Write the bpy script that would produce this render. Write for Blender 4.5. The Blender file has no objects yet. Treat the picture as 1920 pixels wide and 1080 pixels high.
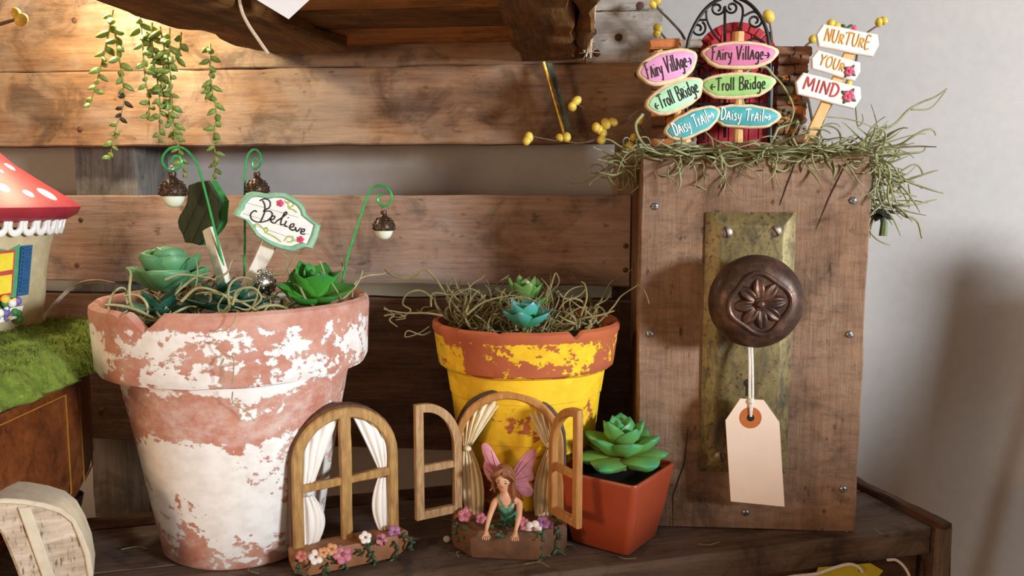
import bpy, bmesh, math, random
from mathutils import Vector, Matrix, noise as mnoise
R = random.Random(7)
U = 0.01                      # all numbers below are centimetres
V = Vector
SC = bpy.context.scene
COL = SC.collection
# ------------------------------------------------------------------ camera
FPX, PITCH, CAMH = 1550.0, math.atan(0.11), 23.6
cp, sp = math.cos(PITCH), math.sin(PITCH)
cam_d = bpy.data.cameras.new('camera'); cam = bpy.data.objects.new('camera', cam_d); COL.objects.link(cam)
cam.location = (0, 0, CAMH*U); cam.rotation_euler = (math.pi/2 - PITCH, 0, 0)
cam_d.sensor_width = 36; cam_d.lens = FPX/1920*36; cam_d.clip_start = .01; cam_d.clip_end = 50
SC.camera = cam
# ------------------------------------------------------------------ world, lights, exposure
SC.view_settings.view_transform = 'Standard'; SC.view_settings.look = 'None'
SC.view_settings.gamma = 1; SC.view_settings.use_curve_mapping = False
SC.view_settings.exposure = 0.0
w = bpy.data.worlds.new('room_light'); SC.world = w; w.use_nodes = True
bg = w.node_tree.nodes['Background']; bg.inputs[0].default_value = (.66, .47, .34, 1); bg.inputs[1].default_value = .5
def light(name, kind, loc, power, col, target=None, **kw):
    d = bpy.data.lights.new(name, kind); d.energy = power; d.color = col
    for k, v in kw.items(): setattr(d, k, v)
    o = bpy.data.objects.new(name, d); COL.objects.link(o); o.location = V(loc)*U
    if target is not None:
        o.rotation_euler = (V(target)-V(loc)).to_track_quat('-Z', 'Y').to_euler()
    return o
light('window_daylight', 'AREA', (132, -58, 38), 41, (.89, .95, 1), (0, 58, 12), shape='RECTANGLE', size=.26, size_y=.20)
light('room_lamp', 'AREA', (-100, -40, 22), 5, (1, .66, .40), (0, 60, 26), shape='DISK', size=.25)
light('shelf_lamp', 'POINT', (-31.5, 63.6, 40.5), 2.4, (1, .87, .56), shadow_soft_size=.01)
# ------------------------------------------------------------------ pixel helpers (a pixel's ray met with a real plane of the place)
def ray(px, py):
    x = (px-960)/FPX; y = -(py-540)/FPX
    return V((x, cp + y*sp, -sp + y*cp))
CAMP = V((0, 0, CAMH))
def P(px, py, D):
    d = ray(px, py); return CAMP + d*(D/d.y)
def G(px, py, z=0):
    d = ray(px, py); return CAMP + d*((z-CAMH)/d.z)
class Frame:
    def __init__(s, loc, rz=0, rx=0):
        s.loc = V(loc); s.rz = rz; s.rx = rx
        s.M = Matrix.Translation(s.loc) @ Matrix.Rotation(rz, 4, 'Z') @ Matrix.Rotation(rx, 4, 'X'); s.I = s.M.inverted()
    def l(s, p): return s.I @ V(p)
    def px(s, a, b, y=0):                         # ray met with the local plane y = const -> local point
        o = s.I @ CAMP; d = s.I.to_3x3() @ ray(a, b)
        return o + d*((y-o.y)/d.y)
    def xz(s, pts, y=0): return [(q.x, q.z) for q in (s.px(a, b, y) for a, b in pts)]
# ------------------------------------------------------------------ mesh builder
class MB:
    def __init__(s): s.v = []; s.f = []; s.m = []
    def add(s, vs, fs, M=None, mi=0):
        o = len(s.v)
        s.v += [(M @ V(q)) if M is not None else V(q) for q in vs]
        s.f += [tuple(i+o for i in f) for f in fs]; s.m += [mi]*len(fs); return s
    def box(s, c, size, M=None, b=.06, mi=0):
        h = [max(q/2, 1e-4) for q in size]; b = min(b, *(q*.45 for q in h)); c = V(c); vs = []; idx = {}
        for sx in (-1, 1):
            for sy in (-1, 1):
                for sz in (-1, 1):
                    sg = (sx, sy, sz)
                    for a in range(3):
                        idx[sg, a] = len(vs)
                        vs.append(c + V([sg[k]*(h[k] if k == a else h[k]-b) for k in range(3)]))
        fs = []
        for a in range(3):
            p, q = (a+1) % 3, (a+2) % 3
            for sg in (-1, 1):
                def k(x, y): t = [0]*3; t[a] = sg; t[p] = x; t[q] = y; return tuple(t)
                fs.append([idx[k(-1, -1), a], idx[k(1, -1), a], idx[k(1, 1), a], idx[k(-1, 1), a]])
            for s1 in (-1, 1):
                for s2 in (-1, 1):
                    def k2(x): t = [0]*3; t[a] = x; t[p] = s1; t[q] = s2; return tuple(t)
                    fs.append([idx[k2(-1), p], idx[k2(1), p], idx[k2(1), q], idx[k2(-1), q]])
        for sx in (-1, 1):
            for sy in (-1, 1):
                for sz in (-1, 1): fs.append([idx[(sx, sy, sz), a] for a in range(3)])
        return s.add(vs, fs, M, mi)
    def tube(s, path, r, n=6, mi=0, M=None, flat=1.0, caps=True):
        path = [V(q) for q in path]; m = len(path)
        if m < 2: return s
        rs = r if isinstance(r, (list, tuple)) else [r]*m
        t = [(path[min(i+1, m-1)] - path[max(i-1, 0)]) for i in range(m)]
        t = [q.normalized() if q.length > 1e-9 else V((0, 0, 1)) for q in t]
        nrm = t[0].orthogonal().normalized()
        vs = []
        for i in range(m):
            nrm = nrm - t[i]*nrm.dot(t[i])
            nrm = nrm.normalized() if nrm.length > 1e-6 else t[i].orthogonal().normalized()
            b = t[i].cross(nrm)
            for k in range(n):
                a = 2*math.pi*k/n
                o = (nrm*math.cos(a) + b*math.sin(a))*rs[i]
                if flat != 1: o.y *= flat
                vs.append(path[i] + o)
        fs = [(i*n+k, i*n+(k+1) % n, (i+1)*n+(k+1) % n, (i+1)*n+k) for i in range(m-1) for k in range(n)]
        if caps: fs += [tuple(range(n-1, -1, -1)), tuple((m-1)*n+k for k in range(n))]
        return s.add(vs, fs, M, mi)
    def lathe(s, prof, n=48, M=None, mi=0, fn=None):
        vs = []; m = len(prof)
        for i, (r, z) in enumerate(prof):
            for k in range(n):
                a = 2*math.pi*k/n; q = V((r*math.cos(a), r*math.sin(a), z))
                vs.append(fn(q, a, i) if fn else q)
        fs = [(i*n+k, i*n+(k+1) % n, (i+1)*n+(k+1) % n, (i+1)*n+k) for i in range(m-1) for k in range(n)]
        fs += [tuple(range(n-1, -1, -1)), tuple((m-1)*n+k for k in range(n))]
        return s.add(vs, fs, M, mi)
    def ball(s, c, r, n=10, m=7, M=None, mi=0):
        r = V(r) if isinstance(r, (tuple, list, Vector)) else V((r, r, r)); c = V(c)
        vs = [c + V((0, 0, -r.z))]
        for j in range(1, m):
            b = -math.pi/2 + math.pi*j/m
            for k in range(n):
                a = 2*math.pi*k/n
                vs.append(c + V((r.x*math.cos(a)*math.cos(b), r.y*math.sin(a)*math.cos(b), r.z*math.sin(b))))
        vs.append(c + V((0, 0, r.z))); L = len(vs)-1
        fs = [(0, 1+(k+1) % n, 1+k) for k in range(n)] + [(L, L-n+k, L-n+(k+1) % n) for k in range(n)]
        fs += [(1+j*n+k, 1+j*n+(k+1) % n, 1+(j+1)*n+(k+1) % n, 1+(j+1)*n+k) for j in range(m-2) for k in range(n)]
        return s.add(vs, fs, M, mi)
    def prism(s, out, y0, y1, b=.05, M=None, mi=0):      # outline in local x,z; front face at y0 with a chamfer
        n = len(out); cx = sum(q[0] for q in out)/n; cz = sum(q[1] for q in out)/n
        area = sum(out[i][0]*out[(i+1) % n][1]-out[(i+1) % n][0]*out[i][1] for i in range(n))
        if area < 0: out = out[::-1]
        ins = inset(out, b)
        vs = [(x, y0, z) for x, z in ins] + [(x, y0+b, z) for x, z in out] + [(x, y1, z) for x, z in out]
        fs = [tuple(range(n)), tuple(3*n-1-k for k in range(n))]
        for a in (0, n): fs += [(a+k, a+n+k, a+n+(k+1) % n, a+(k+1) % n) for k in range(n)]
        return s.add(vs, fs, M, mi)
    def ringprism(s, o, i, y0, y1, b=.05, M=None, mi=0, closed=True):   # frame between two outlines of equal length
        n = len(o); vs = []
        def lp(p, q, t): return (p[0]+(q[0]-p[0])*t, p[1]+(q[1]-p[1])*t)
        for k in range(n):
            d = math.hypot(o[k][0]-i[k][0], o[k][1]-i[k][1]) or 1; t = min(.4, b/d)
            a1, a2 = lp(o[k], i[k], t), lp(i[k], o[k], t)
            vs += [(o[k][0], y1, o[k][1]), (o[k][0], y0+b, o[k][1]), (a1[0], y0, a1[1]), (a2[0], y0, a2[1]), (i[k][0], y0+b, i[k][1]), (i[k][0], y1, i[k][1])]
        fs = []
        for k in range(n if closed else n-1):
            k2 = (k+1) % n
            fs += [(k*6+j, k2*6+j, k2*6+(j+1) % 6, k*6+(j+1) % 6) for j in range(6)]
        if not closed: fs += [tuple(range(6)), tuple((n-1)*6+5-j for j in range(6))]
        return s.add(vs, fs, M, mi)
    def sheet(s, fn, nu, nv, th=.05, M=None, mi=0):      # solid sheet from fn(u,v) -> point
        g = [[V(fn(i/(nu-1), j/(nv-1))) for j in range(nv)] for i in range(nu)]
        N = [[None]*nv for _ in range(nu)]
        for i in range(nu):
            for j in range(nv):
                a = g[min(i+1, nu-1)][j]-g[max(i-1, 0)][j]; b = g[i][min(j+1, nv-1)]-g[i][max(j-1, 0)]
                c = a.cross(b); N[i][j] = c.normalized() if c.length > 1e-9 else V((0, -1, 0))
        vs = [g[i][j]+N[i][j]*th/2 for i in range(nu) for j in range(nv)] + [g[i][j]-N[i][j]*th/2 for i in range(nu) for j in range(nv)]
        o = nu*nv; fs = []
        for i in range(nu-1):
            for j in range(nv-1):
                a, b_, c, d = i*nv+j, (i+1)*nv+j, (i+1)*nv+j+1, i*nv+j+1
                fs += [(a, b_, c, d), (o+d, o+c, o+b_, o+a)]
        for i in range(nu-1):
            for j in (0, nv-1): a, b_ = i*nv+j, (i+1)*nv+j; fs.append((a, o+a, o+b_, b_))
        for j in range(nv-1):
            for i in (0, nu-1): a, b_ = i*nv+j, i*nv+j+1; fs.append((a, o+a, o+b_, b_))
        return s.add(vs, fs, M, mi)
    def board(s, L, W, T, n=14, j=.06, seed=0, M=None, mi=0, b=.12):   # rough sawn board along x, centre at origin
        vs = []; cs = []
        hw, ht = W/2, T/2
        for (a, c, p, q) in ((-1, -1, b, 0), (0, -1, 0, 0), (1, -1, b, 0), (1, -1, 0, b), (1, 1, 0, b), (1, 1, b, 0), (0, 1, 0, 0), (-1, 1, b, 0), (-1, 1, 0, b), (-1, -1, 0, b)):
            cs.append((a*(hw-p), c*(ht-q)))
        m = len(cs)
        for i in range(n+1):
            x = -L/2 + L*i/n
            for k, (zz, yy) in enumerate(cs):
                dz = mnoise.noise(V((x*.35+seed*7.1, (1 if zz > 0 else -1)*3.3+seed, .5)))*j*2 + R.uniform(-1, 1)*j*.3
                dy = mnoise.noise(V((x*.3+seed*3.7, yy*2+9, zz)))*j
                dx = (R.uniform(-1, 1)*j if i in (0, n) else 0)
                vs.append((x+dx, yy+dy, zz+dz*(1 if abs(zz) > .01 else 0)))
        fs = [(i*m+k, i*m+(k+1) % m, (i+1)*m+(k+1) % m, (i+1)*m+k) for i in range(n) for k in range(m)]
        fs += [tuple(range(m-1, -1, -1)), tuple(n*m+k for k in range(m))]
        return s.add(vs, fs, M, mi)
    def build(s, name, mats, parent=None, smooth=35, uv=None, shade=True):
        me = bpy.data.meshes.new(name)
        me.from_pydata([tuple(q*U) for q in s.v], [], s.f)
        if not isinstance(mats, (list, tuple)): mats = [mats]
        for q in mats: me.materials.append(q)
        if len(mats) > 1:
            me.polygons.foreach_set('material_index', s.m)
        bm = bmesh.new(); bm.from_mesh(me); bmesh.ops.recalc_face_normals(bm, faces=bm.faces); bm.to_mesh(me); bm.free()
        if shade:
            me.shade_smooth()
            me.set_sharp_from_angle(angle=math.radians(smooth))
        return link(name, me, parent)
def link(name, me, parent=None):
    o = bpy.data.objects.new(name, me); COL.objects.link(o)
    if parent is not None: o.parent = parent
    return o
def inset(out, b):
    n = len(out); res = []
    for i in range(n):
        p0, p1, p2 = V(out[i-1]), V(out[i]), V(out[(i+1) % n])
        a, c = (p1-p0), (p2-p1)
        if a.length < 1e-9 or c.length < 1e-9: res.append(tuple(p1)); continue
        a.normalize(); c.normalize()
        nn = V((-a.y-c.y, a.x+c.x))
        nn = nn.normalized() if nn.length > 1e-6 else V((-a.y, a.x))
        k = max(.5, nn.dot(V((-a.y, a.x))))
        res.append(tuple(p1 + nn*(b/k)))
    return res
def tag(o, label=None, cat=None, group=None, kind=None):
    if label: o['label'] = label
    if cat: o['category'] = cat
    if group: o['group'] = group
    if kind: o['kind'] = kind
    return o
def thing(name, fr, label, cat, group=None):
    o = bpy.data.objects.new(name, None); COL.objects.link(o); o.empty_display_size = .02
    o.location = fr.loc*U; o.rotation_euler = (fr.rx, 0, fr.rz)
    return tag(o, label, cat, group)
def spline(pts, k=6):                                   # Catmull-Rom through points
    pts = [V(q) for q in pts]
    if len(pts) < 3: return pts
    e = [pts[0]*2-pts[1]] + pts + [pts[-1]*2-pts[-2]]; out = []
    for i in range(1, len(e)-2):
        a, b, c, d = e[i-1], e[i], e[i+1], e[i+2]
        for j in range(k):
            t = j/k
            out.append(.5*((2*b) + (c-a)*t + (2*a-5*b+4*c-d)*t*t + (3*b-a-3*c+d)*t**3))
    out.append(pts[-1]); return out
def rot(ax, deg): return Matrix.Rotation(math.radians(deg), 4, ax)
def T(x, y=0, z=0): return Matrix.Translation(V((x, y, z)))
def arch(hw, z0, zs, rise=None, n=14):                  # round-headed outline, from bottom left over the top to bottom right
    rise = rise or hw
    pts = [(-hw, z0)] + [(-hw, z0+(zs-z0)*t) for t in (.5,)]
    pts += [(-hw*math.cos(math.pi*i/n), zs+rise*math.sin(math.pi*i/n)) for i in range(n+1)]
    return pts + [(hw, z0+(zs-z0)*.5), (hw, z0)]
# ------------------------------------------------------------------ materials
def lin(h):
    if not isinstance(h, str): return tuple(h)+((1,) if len(h) == 3 else ())
    c = [int(h[i:i+2], 16)/255 for i in (0, 2, 4)]
    return tuple((q/12.92 if q <= .04045 else ((q+.055)/1.055)**2.4) for q in c)+(1,)
class NT:
    def __init__(s, name):
        s.m = bpy.data.materials.new(name); s.m.use_nodes = True; s.t = s.m.node_tree; s.t.nodes.clear()
        s.out = s.t.nodes.new('ShaderNodeOutputMaterial'); s.b = s.t.nodes.new('ShaderNodeBsdfPrincipled')
        s.t.links.new(s.b.outputs[0], s.out.inputs[0])
    def n(s, typ, ins=None, out=0, **pr):
        q = s.t.nodes.new('ShaderNode'+typ)
        for k, v in pr.items(): setattr(q, k, v)
        for k, v in (ins or {}).items(): s.set(q.inputs[k], v)
        return q.outputs[out]
    def set(s, inp, v):
        if isinstance(v, bpy.types.NodeSocket): s.t.links.new(v, inp)
        else: inp.default_value = v
    def coord(s, stretch=(1, 1, 1), rand=True):
        c = s.n('TexCoord', out=3)
        q = s.n('VectorMath', {0: c, 1: tuple(100*k for k in stretch)}, operation='MULTIPLY')
        if rand:
            r = s.n('ObjectInfo', out='Random')
            q = s.n('VectorMath', {0: q, 1: s.n('CombineXYZ', {0: s.m_('MULTIPLY', r, 37.), 1: s.m_('MULTIPLY', r, 91.), 2: s.m_('MULTIPLY', r, 53.)})}, operation='ADD')
        return q
    def noise(s, v, sc, det=4, rough=.55, dist=0): return s.n('TexNoise', {'Vector': v, 'Scale': sc, 'Detail': det, 'Roughness': rough, 'Distortion': dist})
    def m_(s, op, a, b=0., c=None, clamp=False):
        d = {0: a, 1: b}
        if c is not None: d[2] = c
        return s.n('Math', d, operation=op, use_clamp=clamp)
    def ramp(s, f, stops, interp='LINEAR'):
        q = s.t.nodes.new('ShaderNodeValToRGB'); s.set(q.inputs[0], f); cr = q.color_ramp; cr.interpolation = interp
        while len(cr.elements) < len(stops): cr.elements.new(.5)
        for e, (p, c) in zip(cr.elements, stops):
            e.position = p; e.color = lin(c) if not isinstance(c, (int, float)) else (c, c, c, 1)
        return q.outputs[0]
    def mix(s, f, a, b, mode='MIX'):
        q = s.t.nodes.new('ShaderNodeMix'); q.data_type = 'RGBA'; q.blend_type = mode
        s.set(q.inputs[0], f); s.set(q.inputs[6], lin(a) if isinstance(a, (str, tuple)) else a); s.set(q.inputs[7], lin(b) if isinstance(b, (str, tuple)) else b)
        return q.outputs[2]
    def fin(s, col, rough=.6, metal=0, bump=None, bs=.3, bd=.1, **kw):
        s.set(s.b.inputs['Base Color'], lin(col) if isinstance(col, (str, tuple)) else col)
        s.set(s.b.inputs['Roughness'], rough); s.set(s.b.inputs['Metallic'], metal)
        for k, v in kw.items(): s.set(s.b.inputs[k.replace('_', ' ')], v)
        if bump is not None:
            s.set(s.b.inputs['Normal'], s.n('Bump', {'Height': bump, 'Strength': bs, 'Distance': bd*U}))
        return s.m
def pm(name, c1, c2=None, sc=1.2, rough=.6, bump=.25, metal=0, stretch=(1, 1, 1), bd=.05, c3=None, **kw):
    t = NT(name); v = t.coord(stretch); f = t.noise(v, sc, 6, .6)
    st = [(.32, c1), (.66, c2 or c1)] + ([(.8, c3)] if c3 else [])
    return t.fin(t.ramp(f, st), rough, metal, t.noise(v, sc*5, 4, .6) if bump else None, bump, bd, **kw)
def wood(name, dark, mid, light, grey='8a8078', greyamt=.35, ax=0, rough=.78, sc=1., spots=.5, bs=.5, saw=0., grain=1., stain=.55, fibm=.5):
    t = NT(name)
    st = [1.0, 1.0, 1.0]; st[ax] = .07
    v0 = t.coord(); v = t.n('VectorMath', {0: v0, 1: tuple(st)}, operation='MULTIPLY')
    g1 = t.noise(v, .55*sc, 5, .6, .6); g2 = t.noise(v, 3.2*sc, 6, .7, .3); bl = t.noise(v0, .16*sc, 5, .6, .4)
    st2 = [1.0]*3; st2[ax] = .3
    bl2 = t.noise(t.n('VectorMath', {0: v0, 1: tuple(st2)}, operation='MULTIPLY'), .5*sc, 6, .65)
    f = t.m_('ADD', t.m_('MULTIPLY', g1, .62*grain), t.m_('MULTIPLY', g2, .38*grain)); f = t.m_('ADD', f, t.m_('MULTIPLY', t.m_('SUBTRACT', bl2, .5), .55)); f = t.m_('ADD', f, .5-.5*grain)
    c = t.ramp(f, [(.3, dark), (.5, mid), (.7, light)])
    c = t.mix(t.m_('MULTIPLY', t.ramp(bl, [(.42, 0.), (.62, 1.)]), greyamt), c, grey)
    fib = t.ramp(g2, [(.28, .45), (.5, 1.)])
    c = t.mix(fibm, c, fib, 'MULTIPLY')
    st3 = [1.0]*3; st3[ax] = .5
    sp_ = t.noise(t.n('VectorMath', {0: v0, 1: tuple(st3)}, operation='MULTIPLY'), 1.7*sc, 3, .5)
    stn = t.noise(v0, .22*sc, 6, .68, .8); c = t.mix(stain, c, t.ramp(stn, [(.36, .28), (.5, 1.)]), 'MULTIPLY')
    c = t.mix(t.m_('MULTIPLY', t.ramp(sp_, [(.66, 0.), (.74, 1.)]), spots), c, '2a1c13')
    h = t.m_('ADD', g2, t.m_('MULTIPLY', g1, .5)); h = t.m_('ADD', h, t.m_('MULTIPLY', t.noise(v0, 4, 5, .7), .35))
    if saw:
        s3 = [.25, .25, .25]; s3[ax] = 1.0
        w_ = t.noise(t.n('VectorMath', {0: v0, 1: tuple(s3)}, operation='MULTIPLY'), 2.0, 5, .62, .5)
        h = t.m_('ADD', h, t.m_('MULTIPLY', w_, saw)); c = t.mix(min(.75, .45*saw), c, t.ramp(w_, [(.3, .5), (.55, 1.)]), 'MULTIPLY')
    return t.fin(c, rough, 0, h, bs, .12, Specular_IOR_Level=.3)
def peel(name, u1, u2, o1, o2, H, bias, sc=.9, dirt=.2, washed=0., stretch=(1, 1, 1.3), edge=.012, wash='e6dcd6', lo=.45):
    t = NT(name); v = t.coord(stretch, False)
    z = t.m_('DIVIDE', t.n('SeparateXYZ', {0: t.coord((1, 1, 1), False)}, out=2), H)
    b = t.ramp(z, [(p, float(q)) for p, q in bias])
    big = t.noise(v, sc*.33, 3, .5, .3); fine = t.noise(v, sc*2.2, 8, .68, .15); n0 = t.noise(v, sc, 6, .62, .5)
    f = t.m_('ADD', t.m_('MULTIPLY', big, .9), t.m_('ADD', t.m_('MULTIPLY', n0, .55), t.m_('MULTIPLY', fine, .72)))   # mean ~1.0
    f = t.m_('SUBTRACT', t.m_('ADD', f, t.m_('SUBTRACT', b, .5)), .585)
    mask = t.ramp(f, [(.5-edge, 0.), (.5+edge, 1.)])
    und = t.mix(t.ramp(t.noise(v, sc*.7, 5, .6), [(.35, 0.), (.65, 1.)]), u1, u2)
    if washed:
        wz = t.ramp(z, [(.68, 1.), (.76, lo)])
        und = t.mix(t.m_('MULTIPLY', t.m_('MULTIPLY', t.ramp(t.noise(v, sc*1.1, 7, .7), [(.42, 0.), (.72, 1.)]), washed), wz), und, wash)
    ov = t.mix(t.ramp(t.noise(v, sc*1.5, 5, .6), [(.4, 0.), (.7, 1.)]), o1, o2)
    c = t.mix(mask, und, ov)
    return t.fin(c, .75, 0, t.m_('ADD', t.m_('MULTIPLY', mask, .6), t.m_('MULTIPLY', fine, .25)), .55, .08, Specular_IOR_Level=.3)
# ================================================================== materials used in several places
W_PLANK = wood('plank_wood', '6e5242', '987662', 'b29280', 'a4948a', .45, grain=.6)
W_PLANKW = wood('plank_wood_warm', '5f4432', '8c684c', 'b09070', '9c8a7c', .55, grain=.6, stain=.7)
W_DARK = wood('plank_wood_dark', '3a2519', '5a3c2a', '755240', '6a5a50', .3)
W_UNDER = wood('shelf_underside_wood', '7c4e26', 'ac703a', 'c68e4e', '987248', .2, stain=.6)
W_GREY = wood('grey_wood', '77706a', 'a89e95', 'c4bab0', 'b4aea6', .5, spots=.7, stain=.5)
W_SHELF = wood('shelf_wood', '4a3a30', '665346', '80695a', '756a62', .4, stain=.7)
W_POST = wood('post_wood', '4a423c', '66605a', '827a72', '76706a', .5)
W_BARK = wood('waney_wood', '442a16', '785024', '9a6a3a', '7a5a3c', .2, sc=1.6, spots=.9, bs=.9)
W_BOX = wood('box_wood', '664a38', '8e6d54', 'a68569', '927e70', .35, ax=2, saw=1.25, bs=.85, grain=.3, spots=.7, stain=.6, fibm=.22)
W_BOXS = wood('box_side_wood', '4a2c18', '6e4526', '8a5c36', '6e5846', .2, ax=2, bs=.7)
PLASTER = pm('plaster', 'aeaaa6', 'b4b0ac', 1.0, .6, .08, bd=.05)
STEEL = pm('screw_steel', 'b8bcc0', '8d9194', 6, .35, .2, .9)
RUST = pm('rusty_nail', '4a3226', '6b4634', 5, .8, .4, .3)
BLACK = pm('dark_hole', '0c0a09', '14100d', 2, .8, 0)
# ================================================================== the wall
PAL = Frame((0, 68.5, 0), math.radians(-6))
m = MB().box((0, 0, 0), (420, 2, 320))
o = m.build('wall_back', PLASTER); o.location = (PAL.M @ V((0, 9.2, 60)))*U; o.rotation_euler.z = PAL.rz
tag(o, kind='structure')
m = MB().box((0, 0, 0), (420, 340, 4)); o = m.build('floor', wood('floor_wood', '9a7a5c', 'b8946e', 'ccaa84'), None); o.location = V((0, -90, -62.2))*U; tag(o, kind='structure')
# ================================================================== pallet back-board and its upper shelf
pal = thing('pallet_rack', PAL, 'weathered brown pallet wood rack behind the pots with slats and an upper shelf', 'rack')
def child_board(parent, name, c, L, W, Th, mat, seed, rotm=(0, 0, 0), n=16, j=.06, b=.12):
    o = MB().board(L, W, Th, n, j, seed, b=b).build(name, mat, parent, 40)
    o.location = V(c)*U; o.rotation_euler = rotm; return o
def slat(l, r_, t, bt, mat, seed, Th=1.8, label=None, xl=None):
    x0 = xl if xl is not None else PAL.px(l[0], l[1]).x; x1 = PAL.px(r_[0], r_[1]).x
    z1, z0 = t, bt
    o = child_board(pal, 'slat', ((x0+x1)/2, Th/2, (z0+z1)/2), x1-x0, z1-z0, Th, mat, seed, n=40)
    if label: o['label'] = label
    return o, ((x0+x1)/2, (z0+z1)/2)
zz = lambda x, y: PAL.px(x, y).z
def nails(sl, c, pts, r=.22, mat=None):
    for a, b in pts:
        q = PAL.px(a, b)
        k = MB().ball((0, 0, 0), (r, .08, r), 10, 6).build('nail', mat or RUST, sl)
        k.location = V((q.x-c[0], -.93, q.z-c[1]))*U
sA, cA = slat((0, 60), (1098, 60), 52, zz(700, 124.4), W_PLANKW, 1, xl=-58, label='topmost slat, lamplit on its left')
nails(sA, cA, [(140, 38)], .26)
xg = PAL.px(1098, 60).x+.06
sG, cG = slat((0, 60), (1241, 60), zz(1170, 20.5), zz(1150, 118), W_GREY, 6, xl=xg, label='grey weathered slat end')
nails(sG, cG, [(1112, 60), (1119, 100), (1160, 70)], .3)
sG2, cG2 = slat((0, 60), (1241, 60), 52, zz(1170, 19), W_GREY, 7, xl=xg, label='grey weathered slat end above the crack')
nails(sG2, cG2, [(1200, 11)], .32)
sB, cB = slat((0, 200), (1236, 200), zz(700, 125), zz(600, 271.5), W_PLANKW, 2, xl=-58)
nails(sB, cB, [(150, 242), (1194, 140)], .24)
sC, cC = slat((86, 440), (1181, 440), zz(640, 366), zz(640, 532), W_PLANK, 3, xl=-58)
nails(sC, cC, [(152, 412), (145, 497), (1173, 461), (1172, 506), (152, 300)][:4], .22)
sD, cD = slat((86, 700), (1181, 700), zz(640, 557), zz(640, 838), W_DARK, 4, xl=-58)
nails(sD, cD, [(190, 768)], .25)
def post(px0, px1, y, ztop, zbot, mat, seed, label=None, dep=5.8):
    a, b = PAL.px(px0, y, 1.9).x, PAL.px(px1, y, 1.9).x
    o = child_board(pal, 'post', ((a+b)/2, 1.95+dep/2, (ztop+zbot)/2), ztop-zbot, b-a, dep, mat, seed, (0, -math.pi/2, 0), n=24, j=.12)
    if label: o['label'] = label
post(140, 252, 320, 52, -6, W_POST, 11, 'grey splintered upright at the left')
post(1152, 1200, 320, 52, .1, W_PLANKW, 12, dep=2.6)
# upper shelf: three boards seen from below, two rails under it, an end rail
ZU = 36.0
xl = PAL.l(G(560, 92, ZU)).x; xr = PAL.l(G(1090, 60, ZU)).x
for k in range(4):
    child_board(pal, 'shelf_board', ((xl+xr)/2-1.5, -3.2-6.35*k, ZU+.9), xr-xl+3, 6.2, 1.8, W_BARK if k % 2 else W_UNDER, 21+k, (math.pi/2, 0, 0), n=24)
def rail(a0, a1, b0, b1, z, h, mat, seed, label=None, j=.2):    # rail along the depth; a: back left/right pixel, b: front left/right pixel
    q = [PAL.l(G(*p, z)) for p in (a0, a1, b0, b1)]
    bk, fr = (q[0]+q[1])/2, (q[2]+q[3])/2; d = fr-bk; d.z = 0; bk = V((bk.x, bk.y, 0)); d = d.normalized()
    if bk.y > -.1: bk = bk + d*((bk.y+.1)/(-d.y))
    L = (fr.xy-bk.xy).length + 4; c = bk + d*(L/2); wd = ((q[0]-q[1]).length + (q[2]-q[3]).length)/2
    o = child_board(pal, 'shelf_rail', (c.x, c.y, z+h/2), L, wd, h, mat, seed, (math.pi/2, 0, math.atan2(d.y, d.x)), n=22, j=j, b=.25)
    if label: o['label'] = label
rail((507, 103), (640, 92), (157, 0), (420, 0), 35.0, 1.0, W_BARK, 31, 'rough bark-edged rail under the shelf end', .3)
rail((980, 115), (1076, 115), (917, 0), (1081, 0), 34.6, 1.4, W_BARK, 32)
rail((1080, 114), (1106, 110), (1085, 0), (1112, 0), 34.7, 1.6, W_BARK, 33, j=.25)
# ================================================================== crate shelf below
CR = Frame(G(1746, 987), math.radians(14.9))
cr = thing('crate_shelf', CR, 'rough grey brown crate shelf that carries the pots and figurines', 'shelf')
def cboard(y0, y1, x0=-95, x1=0, z=-.07, Th=2.0, mat=W_SHELF, seed=0, name='shelf_board', jj=.05):
    return child_board(cr, name, ((x0+x1)/2, (y0+y1)/2, z-Th/2), x1-x0, y1-y0, Th, mat, seed, (math.pi/2, 0, 0), n=60, j=jj, b=.1)
cboard(0, 7.4, seed=41); cboard(7.55, 15.0, seed=42); cboard(15.5, 17.8, seed=43, z=-.12, mat=W_DARK)
child_board(cr, 'apron_board', (-48, 1.5, -5.6), 95, 6.9, 1.6, W_DARK, 44, n=50)
o = child_board(cr, 'end_board', (.55, 8.6, -4.6), 19, 10.2, .9, W_DARK, 45, (0, 0, math.pi/2), n=30, j=.1)
o = child_board(cr, 'corner_post', (.5, -.62, -5.2), 10.6, 1.15, .9, W_SHELF, 46, (0, math.pi/2, 0), n=14, b=.3)
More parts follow.
